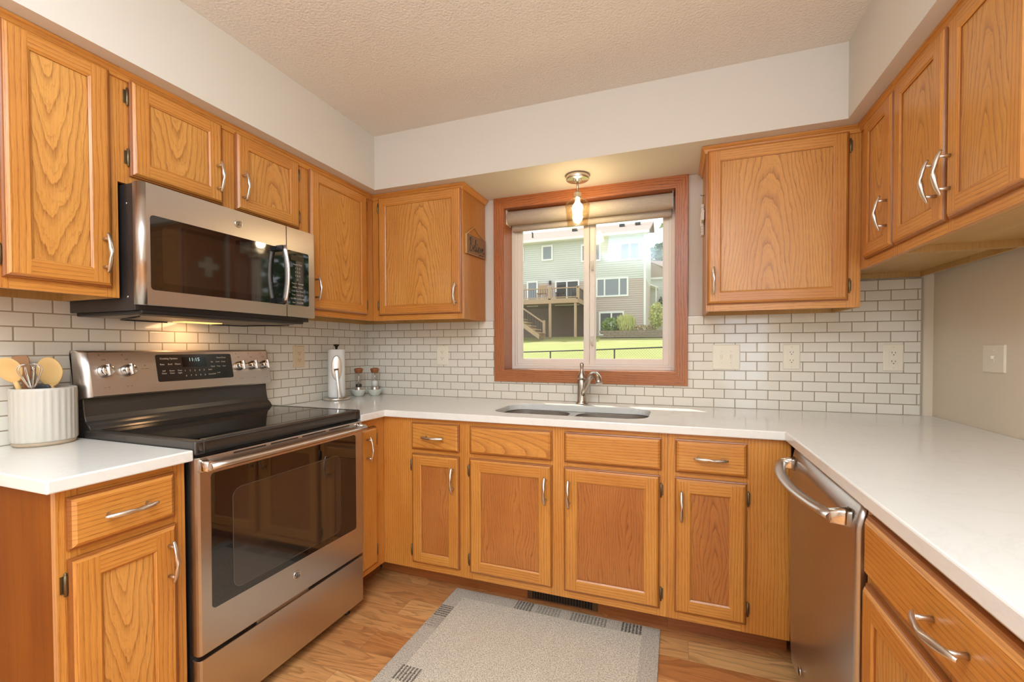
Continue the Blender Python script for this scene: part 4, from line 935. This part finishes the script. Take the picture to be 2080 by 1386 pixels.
tag(b.build('paper_towel_roll', loc=(HC[0], HC[1], ZCT + 0.016)), 'white paper towel roll standing on the nickel holder', 'paper towel')

def mill(cx, cy, fill, flabel, blabel):
    bw = MB(); bw.lathe([(0.026, 0.0005), (0.029, 0.003), (0.041, 0.022), (0.0465, 0.036), (0.0475, 0.042), (0.0455, 0.0425), (0.040, 0.032), (0.028, 0.012), (0.001, 0.010)], (cx, cy, ZCT), M_BOWL, n=40)
    tag(bw.build('pinch_bowl', loc=(cx, cy, ZCT)), blabel, 'bowl', 'speckled bowls under the grinders')
    z0 = ZCT + 0.0142; t = thing('spice_grinder', flabel, 'grinder', (cx, cy, z0), 'glass grinders in the corner'); c = (cx, cy, z0)
    b = MB(); b.lathe([(0.020, 0), (0.0235, 0.003), (0.0235, 0.042), (0.021, 0.045)], c, M_NICKEL, n=28); b.build('collar', t)
    b = MB(); b.lathe([(0.0215, 0.045), (0.0205, 0.10), (0.0195, 0.136)], c, M_CLEAR, n=28, cap0=False, cap1=False); b.build('glass_tube', t)
    h = 0.062 if fill is M_PEPPER else 0.082
    b = MB(); b.lathe([(0.0185, 0.0455), (0.0185, h), (0.012, h + 0.003), (0.001, h + 0.004)], c, fill, n=20); b.build('contents', t)
    b = MB(); b.tube([(cx, cy, z0 + h), (cx, cy, z0 + 0.137)], 0.003, M_CHROME, n=8); b.build('spindle', t)
    b = MB(); b.lathe([(0.0195, 0.136), (0.022, 0.138), (0.0285, 0.160), (0.0285, 0.163), (0.018, 0.168), (0.001, 0.170)], c, M_WALNUT, n=28); b.build('cap', t)
mill(0.068, -0.150, M_PEPPER, 'pepper grinder with wooden cap, next to the paper towel holder', 'speckled bowl under the pepper grinder')
mill(0.150, -0.092, M_SALT, 'salt grinder with wooden cap and white contents, right of the pepper', 'speckled bowl under the salt grinder')

# ------------------------------------------------------------------ hanging signs
t = thing('hanging_sign', 'small worn wooden sign reading Believe on the cabinet side', 'sign', (D1, -0.153, 1.76))
SX = D1 + 0.0004
b = MB(); pts = [(-0.280, 1.757), (-0.030, 1.769), (-0.030, 1.880), (-0.280, 1.868)]
b.loft([[(SX, y, z) for y, z in pts], [(SX + 0.012, y, z) for y, z in pts]], plain('weathered_sign_wood', srgb(132, 92, 66), 0.7), smooth=False); bd = b.build('board', t, bevel=0.001)
b = MB(); b.box(SX, SX + 0.0125, -0.2808, -0.279, 1.757, 1.868, M_ROPE); b.loft([[(SX + 0.0122, y, z) for y, z in ((-0.279, 1.758), (-0.031, 1.770), (-0.031, 1.772), (-0.279, 1.760))], [(SX + 0.0128, y, z) for y, z in ((-0.279, 1.758), (-0.031, 1.770), (-0.031, 1.772), (-0.279, 1.760))]], M_ROPE, smooth=False); b.build('pale_edge', bd)
M_INK = plain('black_paint', srgb(40, 32, 28), 0.6)
M_HALO = plain('cream_paint', srgb(196, 164, 120), 0.7)
def script(b, x, m_, wd):
    """the word Believe in joined brush strokes; (y, z) coordinates on the board"""
    def S(pts, k=wd):
        P = [(-0.262 + a * 0.225, 1.772 + h * 0.080 + a * 0.011) for a, h in pts]; b.tube([(x, y, z) for y, z in P], k, m_, n=6, up=(1, 0, 0), flat=0.5)
    S([(0.07, 0.10), (0.08, 0.5), (0.11, 0.98)], wd * 1.5)
    S([(0.02, 0.75), (0.08, 1.0), (0.17, 1.05), (0.20, 0.88), (0.16, 0.66), (0.09, 0.58), (0.18, 0.54), (0.225, 0.36), (0.19, 0.14), (0.11, 0.04), (0.05, 0.12)])
    S([(0.25, 0.30), (0.32, 0.38), (0.335, 0.52), (0.305, 0.55), (0.28, 0.40), (0.29, 0.18), (0.325, 0.12), (0.37, 0.25), (0.42, 0.75), (0.425, 0.98), (0.40, 0.98), (0.385, 0.6), (0.39, 0.22), (0.42, 0.12), (0.46, 0.28), (0.475, 0.48)], wd * 1.15)
    S([(0.475, 0.48), (0.48, 0.22), (0.51, 0.13), (0.55, 0.30), (0.60, 0.38), (0.615, 0.5), (0.59, 0.54), (0.565, 0.40), (0.57, 0.18), (0.61, 0.12), (0.65, 0.25), (0.675, 0.50), (0.69, 0.42), (0.705, 0.14), (0.735, 0.20), (0.765, 0.46), (0.775, 0.5), (0.80, 0.34), (0.85, 0.36), (0.87, 0.5), (0.845, 0.55), (0.815, 0.40), (0.82, 0.18), (0.86, 0.12), (0.93, 0.24)], wd * 1.1)
    S([(0.482, 0.66), (0.490, 0.70)], wd * 1.4); S([(0.60, -0.10), (0.70, 0.0), (0.80, -0.06), (0.88, 0.0)], wd * .8)
b = MB(); script(b, SX + 0.0112, M_HALO, 0.0036); b.build('cream_script', bd)
b = MB(); script(b, SX + 0.0130, M_INK, 0.0027); b.build('black_script', bd)
b = MB(); b.tube([(SX + .006, -0.270, 1.868), (SX + .004, -0.22, 1.900), (SX + .004, -0.168, 1.930), (SX + .004, -0.11, 1.903), (SX + .006, -0.042, 1.879)], 0.0028, M_ROPE, n=8, up=(1, 0, 0)); b.build('rope', t)
b = MB(); b.tube([(D1 - .001, -0.168, 1.930), (SX + .006, -0.168, 1.930)], 0.002, M_BRASS, n=8); b.build('nail', t)
t = thing('hanging_cross', 'whitewashed wooden cross on a cord, on the side of the cabinet right of the window', 'cross', (H0, -0.14, 1.78))
b = MB(); XC = H0 - 0.004
for k, (y0, y1, z0, z1) in enumerate(((-0.165, -0.115, 1.776, 1.836), (-0.165, -0.115, 1.882, 1.925), (-0.213, -0.067, 1.8365, 1.8815))): b.box(XC - 0.012, XC, y0, y1, z0, z1, M_WHITEW)
for z in (1.79, 1.803, 1.816, 1.892, 1.908): b.box(XC - 0.0135, XC - 0.002, -0.166, -0.114, z, z + 0.002, M_CLAY)
b.build('cross', t, bevel=0.001)
b = MB(); b.tube([(XC - .004, -0.155, 1.924), (XC - .002, -0.14, 1.975), (XC - .004, -0.125, 1.924)], 0.0015, M_ROPE, n=6, up=(1, 0, 0)); b.build('cord', t)
b = MB(); b.tube([(H0 - .0003, -0.14, 1.975), (H0 - 0.014, -0.14, 1.975), (H0 - 0.018, -0.14, 1.979)], 0.0018, M_BRASS, n=6); b.build('hook', t)

# ------------------------------------------------------------------ outlets and switches
def wallplate(kind, wall, s, z, label, wd=0.076, ht=0.124, m_=M_IVORY, gang=1, name='electrical_outlet', cat='outlet'):
    d0 = {'left': TT, 'back': TT, 'right': 0.0}[wall]; fc = Face(wall, {'left': 0.0, 'back': 0.0, 'right': W}[wall])
    t = thing(name, label, cat, fc.P(s, z, d0)); d0 += 0.0002
    b = MB(); pts = rrect(s - wd / 2, s + wd / 2, z - ht / 2, z + ht / 2, 0.004, 3); i_ = rrect(s - wd / 2 + .004, s + wd / 2 - .004, z - ht / 2 + .004, z + ht / 2 - .004, 0.003, 3)
    b.loft([[fc.P(a, h, d0) for a, h in pts], [fc.P(a, h, d0 + .003) for a, h in pts], [fc.P(a, h, d0 + .0055) for a, h in i_]], m_, smooth=False); b.build('cover_plate', t)
    D = d0 + 0.0055
    if kind == 'decora':
        b = MB(); fc.box(b, s - 0.0165, s + 0.0165, z - 0.034, z + 0.034, D - .001, D + 0.0012, m_); r_ = b.build('receptacle', t)
        for dz in (-0.02, 0.02):
            b = MB(); fc.box(b, s - 0.0075, s - 0.0055, z + dz - 0.001, z + dz + 0.007, D + .001, D + .0016, M_SLOT); fc.box(b, s + 0.0055, s + 0.0075, z + dz - 0.001, z + dz + 0.006, D + .001, D + .0016, M_SLOT)
            fc.box(b, s - 0.002, s + 0.002, z + dz - 0.0095, z + dz - 0.0055, D + .001, D + .0016, M_SLOT)
            b.build('slots', r_)
    elif kind == 'duplex':
        for dz in (-0.0195, 0.0195):
            b = MB(); n = 20; pr_ = [(s + 0.0165 * math.cos(2 * PI * i / n), z + dz + max(-0.013, min(0.013, 0.0165 * math.sin(2 * PI * i / n)))) for i in range(n)]
            b.loft([[fc.P(a, h, D - .001) for a, h in pr_], [fc.P(a, h, D + .0015) for a, h in pr_]], m_, smooth=False); r_ = b.build('receptacle', t)
            b = MB(); fc.box(b, s - 0.0075, s - 0.0055, z + dz - 0.001, z + dz + 0.007, D + .001, D + .002, M_SLOT); fc.box(b, s + 0.0055, s + 0.0075, z + dz - 0.001, z + dz + 0.006, D + .001, D + .002, M_SLOT)
            fc.box(b, s - 0.002, s + 0.002, z + dz - 0.0095, z + dz - 0.0055, D + .001, D + .002, M_SLOT); b.build('slots', r_)
    else:
        for k in range(gang):
            sx = s + (k - (gang - 1) / 2) * 0.046; b = MB(); fc.box(b, sx - 0.0055, sx + 0.0055, z - 0.013, z + 0.013, D - .001, D + .0008, M_TAUPEP); fc.box(b, sx - 0.004, sx + 0.004, z - 0.002, z + 0.010, D, D + 0.008, m_); b.build('toggle', t, bevel=0.0008)
    for k in range(gang):
        sx = s + (k - (gang - 1) / 2) * 0.046
        for dz in ((-0.048, 0.048) if kind == 'decora' else (-0.030, 0.030) if kind == 'switch' else (0,)):
            O = Vector(fc.P(sx, z + dz, D)); b = MB(); n_ = Vector(fc.P(sx, z + dz, D + 1)) - O; s_ = Vector(fc.P(sx + 1, z + dz, D)) - O
            b.loft([[O + s_ * (rr * math.cos(2 * PI * i / 10)) + Vector((0, 0, rr * math.sin(2 * PI * i / 10))) + n_ * h for i in range(10)] for rr, h in ((0.003, -0.0005), (0.003, 0.0006), (0.0015, 0.001))], M_TAUPEP); b.build('screw', t)
wallplate('duplex', 'left', -0.574, 1.179, 'ivory outlet on the left tile wall, beside the stove controls', m_=plain('light_almond_plastic', srgb(224, 200, 164), 0.35))
wallplate('duplex', 'back', 0.613, 1.180, 'ivory outlet on the tile between the salt grinder and window', m_=M_IVORY, wd=0.082)
wallplate('switch', 'back', 2.271, 1.176, 'double light switch on the tile right of the window', wd=0.130, ht=0.130, gang=2, name='light_switch', cat='light switch')
wallplate('decora', 'back', 2.563, 1.179, 'outlet on the back tile, between the double switch and right end', wd=0.074)
wallplate('decora', 'back', 2.970, 1.177, 'outlet at the right end of the tile backsplash', wd=0.076)
wallplate('switch', 'right', -0.405, 1.182, 'single light switch on the taupe right wall', wd=0.118, ht=0.103, m_=M_TAUPEP, name='light_switch', cat='light switch')

# ------------------------------------------------------------------ floor things
RW, RL = 0.985, 0.720
b = MB(); RX, RY = 0.984, -0.523; rg = []
for i in range(4): rg.append(((RX, RX + RW, RX + RW, RX)[i], (RY, RY, RY - RL, RY - RL)[i]))
o = slab('area_rug', rg, [], 0.0005, 0.009, rug_mat(RW, RL), 0.003)
for v in o.data.vertices: v.co -= Vector((RX, RY, 0))
o.location = (RX, RY, 0); tag(o, 'beige woven rug with grey patchwork border in front of the sink', 'rug')
VY = -0.4842 - 0.0005
t = thing('floor_register', 'bronze vent grille set in the toe kick under the sink', 'vent', (1.522, VY, 0.01))
b = MB(); frame_bars(b, 1.352, 1.692, 0.008, 0.054, 0.004, VY - 0.006, VY, M_REG); b.box(1.352, 1.378, VY - 0.007, VY, 0.008, 0.054, M_REG); b.box(1.668, 1.692, VY - 0.007, VY, 0.008, 0.054, M_REG); b.build('frame', t, bevel=0.001)
b = MB(); b.box(1.378, 1.668, VY - 0.001, VY, 0.012, 0.050, M_BLACKP); b.build('duct_opening', t)
b = MB()
for i in range(21): x = 1.384 + i * 0.0136; b.box(x, x + 0.003, VY - 0.005, VY - 0.001, 0.012, 0.050, M_REG)
b.build('louvers', t)

# ------------------------------------------------------------------ outdoors
def grass_mat():
    t = NT('sunlit_lawn'); co = t.n('TexCoord').outputs['Object']; X, Y, Z = t.xyz(co)
    n = t.noise(co, 1.2, 4.0, 0.6); n2 = t.noise(co, 30.0, 3.0, 0.7); dry = t.noise(t.comb(t.math('MULTIPLY', X, 0.5), t.math('MULTIPLY', Y, 1.4)), 1.0, 4.0, 0.7)
    col = t.mix(n, C4(srgb(132, 136, 66)), C4(srgb(158, 158, 94))); col = t.mix(t.math('MULTIPLY', n2, 0.5), col, C4(srgb(112, 122, 50)))
    far = t.ramp(t.math('DIVIDE', Y, 22.0), [(0.80, C4((0,) * 3)), (0.92, C4((1,) * 3))])
    col = t.mix(t.math('MULTIPLY', t.ramp(dry, [(0.48, C4((0,) * 3)), (0.62, C4((1,) * 3))]), t.math('MULTIPLY', far, 0.8)), col, C4(srgb(166, 154, 120)))
    t.bsdf(Base_Color=col, Roughness=0.9); return t.m
b = MB(); prof = [(0.7, -0.15), (6.0, 0.05), (9.0, 0.25), (22.0, 1.90), (24.3, 1.92), (60, 3.0)]; g_ = grass_mat()
for (y0, z0), (y1, z1) in zip(prof[:-1], prof[1:]): b.face([(-30, y0, z0), (30, y0, z0), (30, y1, z1), (-30, y1, z1)], g_)
struct(b.build('ground'))
M_SIDE = plain('sage_siding', srgb(206, 208, 198), 0.7); M_SIDE2 = plain('taupe_siding', srgb(192, 176, 164), 0.7); M_TRIMW = plain('white_trim', srgb(238, 238, 232), 0.6)
M_ROOF = None
def roof_mat():
    t = NT('asphalt_shingles'); co = t.n('TexCoord').outputs['Object']; X, Y, Z = t.xyz(co)
    n = t.noise(t.comb(t.math('MULTIPLY', X, 3.0), t.math('MULTIPLY', Z, 9.0)), 1.0, 3.0, 0.7)
    ln = t.math('LESS_THAN', t.math('FRACT', t.math('MULTIPLY', Z, 12.0)), 0.16)
    col = t.mix(n, C4(srgb(140, 121, 114)), C4(srgb(164, 147, 139))); t.bsdf(Base_Color=t.mix(t.math('MULTIPLY', ln, 0.3), col, C4(srgb(98, 85, 80))), Roughness=0.95); return t.m
M_ROOF = roof_mat(); M_GLASSX = plain('house_glass', srgb(120, 128, 132), 0.05, 0, IOR=1.8); M_DARKX = plain('dark_interior', srgb(70, 70, 70), 0.1)
M_DECKW = plain('weathered_cedar', srgb(176, 148, 120), 0.8); M_IRON = plain('black_iron', srgb(46, 44, 42), 0.5)
HY = 24.0; HX1 = 0.32
hs = thing('house', 'two-storey house with pale sage and taupe siding seen through the window', 'house', (-5, HY, 1.9))
def siding(b, x0, x1, z0, z1, y, m_, lap=0.13):
    n = max(1, round((z1 - z0) / lap)); h = (z1 - z0) / n
    for i in range(n):
        a, c_ = z0 + i * h, z0 + (i + 1) * h
        b.face([(x0, y - 0.022, a), (x1, y - 0.022, a), (x1, y, c_), (x0, y, c_)], m_); b.face([(x0, y - 0.022, a), (x1, y - 0.022, a), (x1, y, a), (x0, y, a)], m_)
b = MB(); siding(b, -12, HX1, 5.35, 7.95, HY, M_SIDE); b.face([(HX1, HY, 5.35), (HX1, HY + 5.4, 5.35), (HX1, HY + 5.4, 7.95), (HX1, HY, 7.95)], M_SIDE); b.build('upper_wall', hs, recalc=False)
b = MB(); siding(b, -12, HX1, 3.95, 5.35, HY, M_SIDE2); siding(b, -2.95, HX1, 1.85, 3.95, HY, M_SIDE2); b.face([(HX1, HY, 1.85), (HX1, HY + 5.4, 1.85), (HX1, HY + 5.4, 5.35), (HX1, HY, 5.35)], M_SIDE2); b.build('lower_wall', hs, recalc=False)
M_SIDE3 = plain('deck_shade_siding', srgb(150, 132, 118), 0.8); b = MB(); siding(b, -12, -2.95, 1.85, 3.95, HY + 1.8, M_SIDE3); b.face([(-2.95, HY, 1.85), (-2.95, HY + 1.8, 1.85), (-2.95, HY + 1.8, 3.95), (-2.95, HY, 3.95)], M_SIDE3); b.face([(-12, HY, 3.95), (-2.95, HY, 3.95), (-2.95, HY + 1.8, 3.95), (-12, HY + 1.8, 3.95)], M_SIDE3); b.build('added_recess_wall', hs, recalc=False)  # darker colour and added recess stand in for shade under the deck
b = MB(); b.box(HX1 - 0.11, HX1 + 0.01, HY - 0.05, HY, 1.85, 7.9, M_TRIMW); b.build('corner_board', hs)
b = MB(); b.loft([[(x, HY - 0.45, 8.02), (x, HY + 4.5, 9.83), (x, HY + 5.5, 9.46), (x, HY + 5.5, 9.33), (x, HY + 4.5, 9.70), (x, HY - 0.40, 7.90)] for x in (-12.3, HX1 + 0.22)], M_ROOF, smooth=False); rf = b.build('roof', hs)
for x, y in ((-1.55, 3.0), (-0.55, 3.1), (-4.7, 2.9)):
    z = 8.02 + (y + .45) * 0.3657; b = MB(); b.box(x, x + 0.34, HY + y - .15, HY + y + .15, z - 0.02, z + 0.14, M_DARKX); b.build('roof_vent', rf)
b = MB(); b.tube([(-6.95, HY + 1.0, 8.5), (-6.95, HY + 1.0, 8.85), (-7.0, HY + 1.0, 8.9)], 0.05, M_DARKX, n=8); b.build('vent_pipe', rf)
b = MB(); b.box(-12.3, HX1 + 0.22, HY - 0.50, HY - 0.42, 7.88, 8.03, M_TRIMW); b.build('gutter', hs)
b = MB(); b.box(-12.2, HX1 + .15, HY - 0.43, HY, 7.86, 7.90, M_TRIMW); b.build('soffit', hs)
def hwin(x0, x1, z0, z1, mull=(), gm=M_GLASSX, name='window'):
    b = MB(); frame_bars(b, x0, x1, z0, z1, 0.10, HY - 0.07, HY - 0.02, M_TRIMW)
    for mx in mull: b.box(mx - 0.045, mx + 0.045, HY - 0.065, HY - 0.02, z0 + .1, z1 - .1, M_TRIMW)
    o = b.build(name, hs); g = MB(); g.box(x0 + 0.1, x1 - 0.1, HY - 0.045, HY - 0.04, z0 + 0.1, z1 - 0.1, gm); g.build('pane', o)
hwin(-6.01, -5.28, 6.75, 7.72); hwin(-3.50, -2.29, 6.50, 7.59, (-2.9,)); hwin(-1.19, 0.005, 6.43, 7.50, (-0.6,)); hwin(-8.6, -7.2, 6.8, 7.7)
hwin(-2.58, -0.656, 4.32, 5.47, (-2.06, -1.19)); hwin(-7.0, -6.26, 3.9, 5.52, (), M_GLASSX, 'patio_door'); hwin(-5.14, -3.59, 3.9, 5.46, (-4.38,), M_DARKX, 'patio_door'); hwin(-2.40, -0.905, 2.0, 3.44, (-1.65,), M_DARKX)
for x in (-5.45,): b = MB(); b.box(x - .06, x + .06, HY - .16, HY - .03, 5.25, 5.48, M_IRON); b.build('porch_lamp', hs)
# deck
DY0, DY1 = 21.0, HY - 0.05
dk = thing('deck', 'raised cedar deck with black balusters and a stair, behind the left pane', 'deck', (-5, 22, 1.9))
b = MB(); b.box(-9.5, -3.05, DY0, DY1, 3.95, 4.01, M_DECKW); b.build('floor_boards', dk)
b = MB(); b.box(-9.5, -3.05, DY0 - .03, DY0 + .03, 3.74, 3.95, M_DECKW); b.box(-3.09, -3.03, DY0, DY1, 3.74, 3.95, M_DECKW); b.build('beam', dk)
for x in (-7.9, -4.64, -3.20): b = MB(); b.box(x - 0.065, x + 0.065, DY0, DY0 + 0.13, 1.85, 3.74, M_DECKW); b.build('support_post', dk)
for x, y in ((-7.9, DY0), (-4.66, DY0), (-3.06, DY0), (-3.06, 22.4), (-3.06, DY1 - .12)): b = MB(); b.box(x - .075, x + .075, y, y + 0.12, 3.95, 4.66, M_DECKW); b.build('rail_post', dk)
b = MB(); b.box(-9.5, -3.06, DY0 + .02, DY0 + .10, 4.56, 4.61, M_DECKW); b.box(-3.10, -3.02, DY0, DY1, 4.56, 4.61, M_DECKW); b.box(-9.5, -3.06, DY0 + .03, DY0 + .08, 4.06, 4.10, M_DECKW); b.build('top_rail', dk)
b = MB()
for i in range(45): x = -9.4 + i * 0.14; b.box(x - .009, x + .009, DY0 + .05, DY0 + .068, 4.06, 4.57, M_IRON)
for i in range(20): y = DY0 + .1 + i * 0.14; b.box(-3.068, -3.05, y, y + .018, 4.01, 4.57, M_IRON)
b.build('balusters', dk)
SY = DY0 - 0.15
def slant(x0, z0, x1, z1, wd, y0, y1, name):
    b = MB(); b.loft([[(x0, y, z0 - wd), (x1, y, z1 - wd), (x1, y, z1), (x0, y, z0)] for y in (y0, y1)], M_DECKW, smooth=False); b.build(name, dk)
slant(-6.9, 3.40, -4.90, 1.98, 0.26, SY - .04, SY, 'stair_stringer'); slant(-6.9, 4.05, -4.92, 2.70, 0.09, SY - .06, SY + .02, 'stair_rail'); slant(-6.9, 3.40, -4.90, 1.98, 0.26, SY - 1.04, SY - 1.0, 'stair_stringer')
b = MB()
for i in range(7): b.box(-6.7 + i * 0.27, -6.42 + i * 0.27, SY - 1.0, SY - .04, 3.22 - i * 0.195, 3.26 - i * 0.195, M_DECKW)
b.build('treads', dk)
b = MB(); b.box(-4.99, -4.86, SY - .08, SY + .04, 1.87, 2.80, M_DECKW); b.build('newel_post', dk)
b = MB()
for i in range(12): x = -6.75 + i * 0.155; z = 3.30 - (x + 6.9) * 0.71; b.box(x, x + .016, SY - .03, SY - .014, z, z + 0.68, M_IRON)
b.build('stair_balusters', dk)
def patio_chair(x, y, lab, m_):
    t = thing('patio_chair', lab, 'chair', (x, y, 4.01)); b = MB(); b.box(x - .25, x + .25, y - .25, y + .25, 4.40, 4.44, m_); b.build('seat', t)
    b = MB(); b.box(x - .25, x + .25, y + .2, y + .25, 4.44, 4.92, m_); b.build('backrest', t)
    for sx in (-.22, .22):
        for sy in (-.22, .22): b = MB(); b.box(x + sx - .02, x + sx + .02, y + sy - .02, y + sy + .02, 4.01, 4.40, m_); b.build('leg', t)
patio_chair(-4.25, 21.9, 'dark patio chair on the deck, in front of the sliding door', M_IRON)
patio_chair(-5.35, 21.8, 'brown patio chair on the deck, left of the middle rail post', M_DECKW)
# planter and shrubs
b = MB()
for i in range(3):
    for k in range(9): x = -1.85 + k * 0.40 + (i % 2) * 0.2; b.box(x, min(x + .39, 1.75), 20.9, 21.2, 1.80 + i * 0.125, 1.92 + i * 0.125, plain('planter_block', srgb(136, 122, 104), 0.9) if not b.f else b.mats[0])
tag(b.build('planter_wall'), 'low grey block planter wall along the lawn behind the right pane', 'planter wall')
def leaf_mat(name, c0, c1):
    t = NT(name); co = t.n('TexCoord').outputs['Object']; n = t.noise(co, 4.0, 2.0); b_ = t.bsdf(Base_Color=t.mix(n, C4(c0), C4(c1)), Roughness=0.6); return t.m
M_LEAF, M_LEAFY, M_LEAFD = leaf_mat('green_leaf', srgb(92, 124, 62), srgb(150, 172, 96)), leaf_mat('yellow_green_leaf', srgb(158, 170, 84), srgb(214, 210, 140)), leaf_mat('dark_leaf', srgb(56, 92, 58), srgb(92, 128, 84))
def foliage(c, rad, n, size, m_, spike=False):
    b = MB(); rnd = random.Random(int(abs(c[0] * 100) + n))
    for i in range(n):
        while True:
            p = Vector([rnd.uniform(-1, 1) for _ in range(3)])
            if p.length < 1: break
        if p.length < 0.6: p = p.normalized() * rnd.uniform(0.6, 1)
        q = Vector(c) + Vector((p.x * rad[0], p.y * rad[1], p.z * rad[2]))
        a = Vector([rnd.uniform(-1, 1) for _ in range(3)]).normalized(); d = a.cross(Vector([rnd.uniform(-1, 1) for _ in range(3)])).normalized(); s_ = size * rnd.uniform(.6, 1.3)
        if spike: a = Vector((rnd.uniform(-.3, .3), rnd.uniform(-.3, .3), 1)).normalized() * 3; d = Vector((1, rnd.uniform(-1, 1), 0)).normalized() * .5
        b.face([q - a * s_, q + d * s_ * .5, q + a * s_, q - d * s_ * .5], m_)
    return b
def shrub(name, label, c, rad, n, size, m_, cat='shrub', spike=False, trunk=None):
    t = thing(name, label, cat, (c[0], c[1], trunk if trunk is not None else c[2] - rad[2])); foliage(c, rad, n, size, m_, spike).build('foliage', t, recalc=False)
    if trunk is not None: b = MB(); b.tube([(c[0], c[1], trunk), (c[0], c[1], c[2])], [0.05 + rad[0] * .08, 0.04], M_DECKW, n=8); b.build('trunk', t)
shrub('shrub', 'pale yellow-green shrub at the left end of the planter wall', (-1.35, 21.6, 2.45), (0.55, 0.35, 0.50), 700, 0.07, M_LEAF)
shrub('ornamental_grass', 'feathery pale grass clump in the middle of the planter', (-0.55, 21.6, 2.55), (0.55, 0.35, 0.45), 700, 0.07, M_LEAFY, 'grass clump', True)
shrub('shrub', 'tall leafy shrub at the right edge of the window view, beside the house corner', (1.05, 21.6, 2.95), (0.42, 0.4, 0.70), 900, 0.08, M_LEAFY)
shrub('shrub', 'low reddish-green plants in the planter below the house corner', (0.35, 21.6, 2.25), (0.65, 0.3, 0.22), 500, 0.06, leaf_mat('russet_leaf', srgb(160, 130, 96), srgb(190, 180, 120)))
shrub('tree', 'dark green tree top behind the neighbouring roof', (1.0, 40, 8.7), (2.4, 1.6, 2.3), 2600, 0.26, M_LEAFD, 'tree', trunk=2.4)
shrub('tree', 'broad green tree in the side yard, mirrored in the microwave door', (9.0, 7.2, 3.2), (2.6, 1.8, 2.6), 3600, 0.16, M_LEAFD, 'tree', trunk=0.1)
t = thing('tree_branch', 'leafy branch tip hanging into the top of the right pane', 'branch', (1.92, 3.2, 2.75))
b = MB(); b.tube([(2.6, 3.3, 3.1), (2.2, 3.25, 2.92), (1.92, 3.2, 2.72)], [0.02, 0.012, 0.006], M_DECKW, n=6); b.build('twig', t)
foliage((2.02, 3.2, 2.72), (0.17, 0.1, 0.16), 40, 0.05, M_LEAF).build('leaves', t, recalc=False)
shrub('shrub', 'light green plant tip at the lower right corner of the right pane', (1.92, 2.6, 0.85), (0.16, 0.12, 0.27), 120, 0.05, M_LEAF)
# neighbour's garage
t = thing('garage', 'sage neighbouring garage with tan roof beyond the house corner', 'garage', (2.0, 30, 2.5))
b = MB(); siding(b, 0.2, 5, 2.5, 6.2, 30, M_SIDE, 0.16); b.face([(-2.5, 30, 6.2), (2.6, 30, 6.2), (-0.05, 30, 7.46)], M_SIDE2); b.build('wall', t, recalc=False)
b = MB(); b.loft([[(-0.05, y, 7.50), (5.5, y, 7.45), (5.5, y, 7.3), (-0.05, y, 7.42)] for y in (30.6, 36)], M_ROOF, smooth=False); b.face([(-0.05, 29.8, 7.50), (3.0, 29.8, 6.10), (5.5, 33, 7.45), (-0.05, 33, 7.50)], M_ROOF); b.build('roof', t, recalc=False)
b = MB(); b.box(0.2, 5, 29.75, 29.85, 6.12, 6.24, M_TRIMW); b.build('fascia', t)
b = MB(); b.loft([[(0.2, y, 5.72), (0.82, y, 5.46), (0.82, y, 5.36), (0.2, y, 5.62)] for y in (28.8, 30)], M_TRIMW, smooth=False); b.build('porch_roof', t)
b = MB(); b.box(0.66, 0.74, 28.85, 28.95, 2.5, 5.5, M_TRIMW); b.build('porch_post', t)
shrub('hedge', 'dark green hedge in front of the garage wall', (1.6, 29, 3.9), (0.9, 0.5, 1.2), 900, 0.12, M_LEAFD, 'hedge')
# chain-link fence
t = thing('chain_link_fence', 'dark chain-link fence crossing the lawn', 'fence', (0, 8, 0.2))
b = MB(); b.tube([(-5, 8, 1.04), (-0.13, 8, 1.180), (2.8, 8, 1.285)], 0.016, M_IRON, n=8); b.build('top_rail', t)
for x in (-4.07, -2.50, -0.933, 0.643, 2.20): b = MB(); b.tube([(x, 8.0, 0.17), (x, 8.0, 1.145 + x * .036 + .03)], 0.018, M_IRON, n=8); b.build('post', t)
def mesh_mat():
    tt = NT('chain_link_mesh'); co = tt.n('TexCoord').outputs['Object']; X, Y, Z = tt.xyz(co)
    a = tt.math('LESS_THAN', tt.math('FRACT', tt.math('MULTIPLY', tt.math('ADD', X, Z), 16.0)), 0.05); c_ = tt.math('LESS_THAN', tt.math('FRACT', tt.math('MULTIPLY', tt.math('SUBTRACT', X, Z), 16.0)), 0.05)
    fac = tt.math('MAXIMUM', a, c_); tr = tt.n('BsdfTransparent'); df = tt.n('BsdfDiffuse', ins={0: C4(srgb(70, 70, 66))}); mx = tt.n('MixShader', ins={0: fac, 1: tr.outputs[0], 2: df.outputs[0]}); tt.t.links.new(mx.outputs[0], tt.out.inputs[0]); return tt.m
b = MB(); b.face([(-5, 8.01, 0.2), (2.8, 8.01, 0.2), (2.8, 8.01, 1.28), (-5, 8.01, 1.04)], mesh_mat()); b.build('mesh', t)
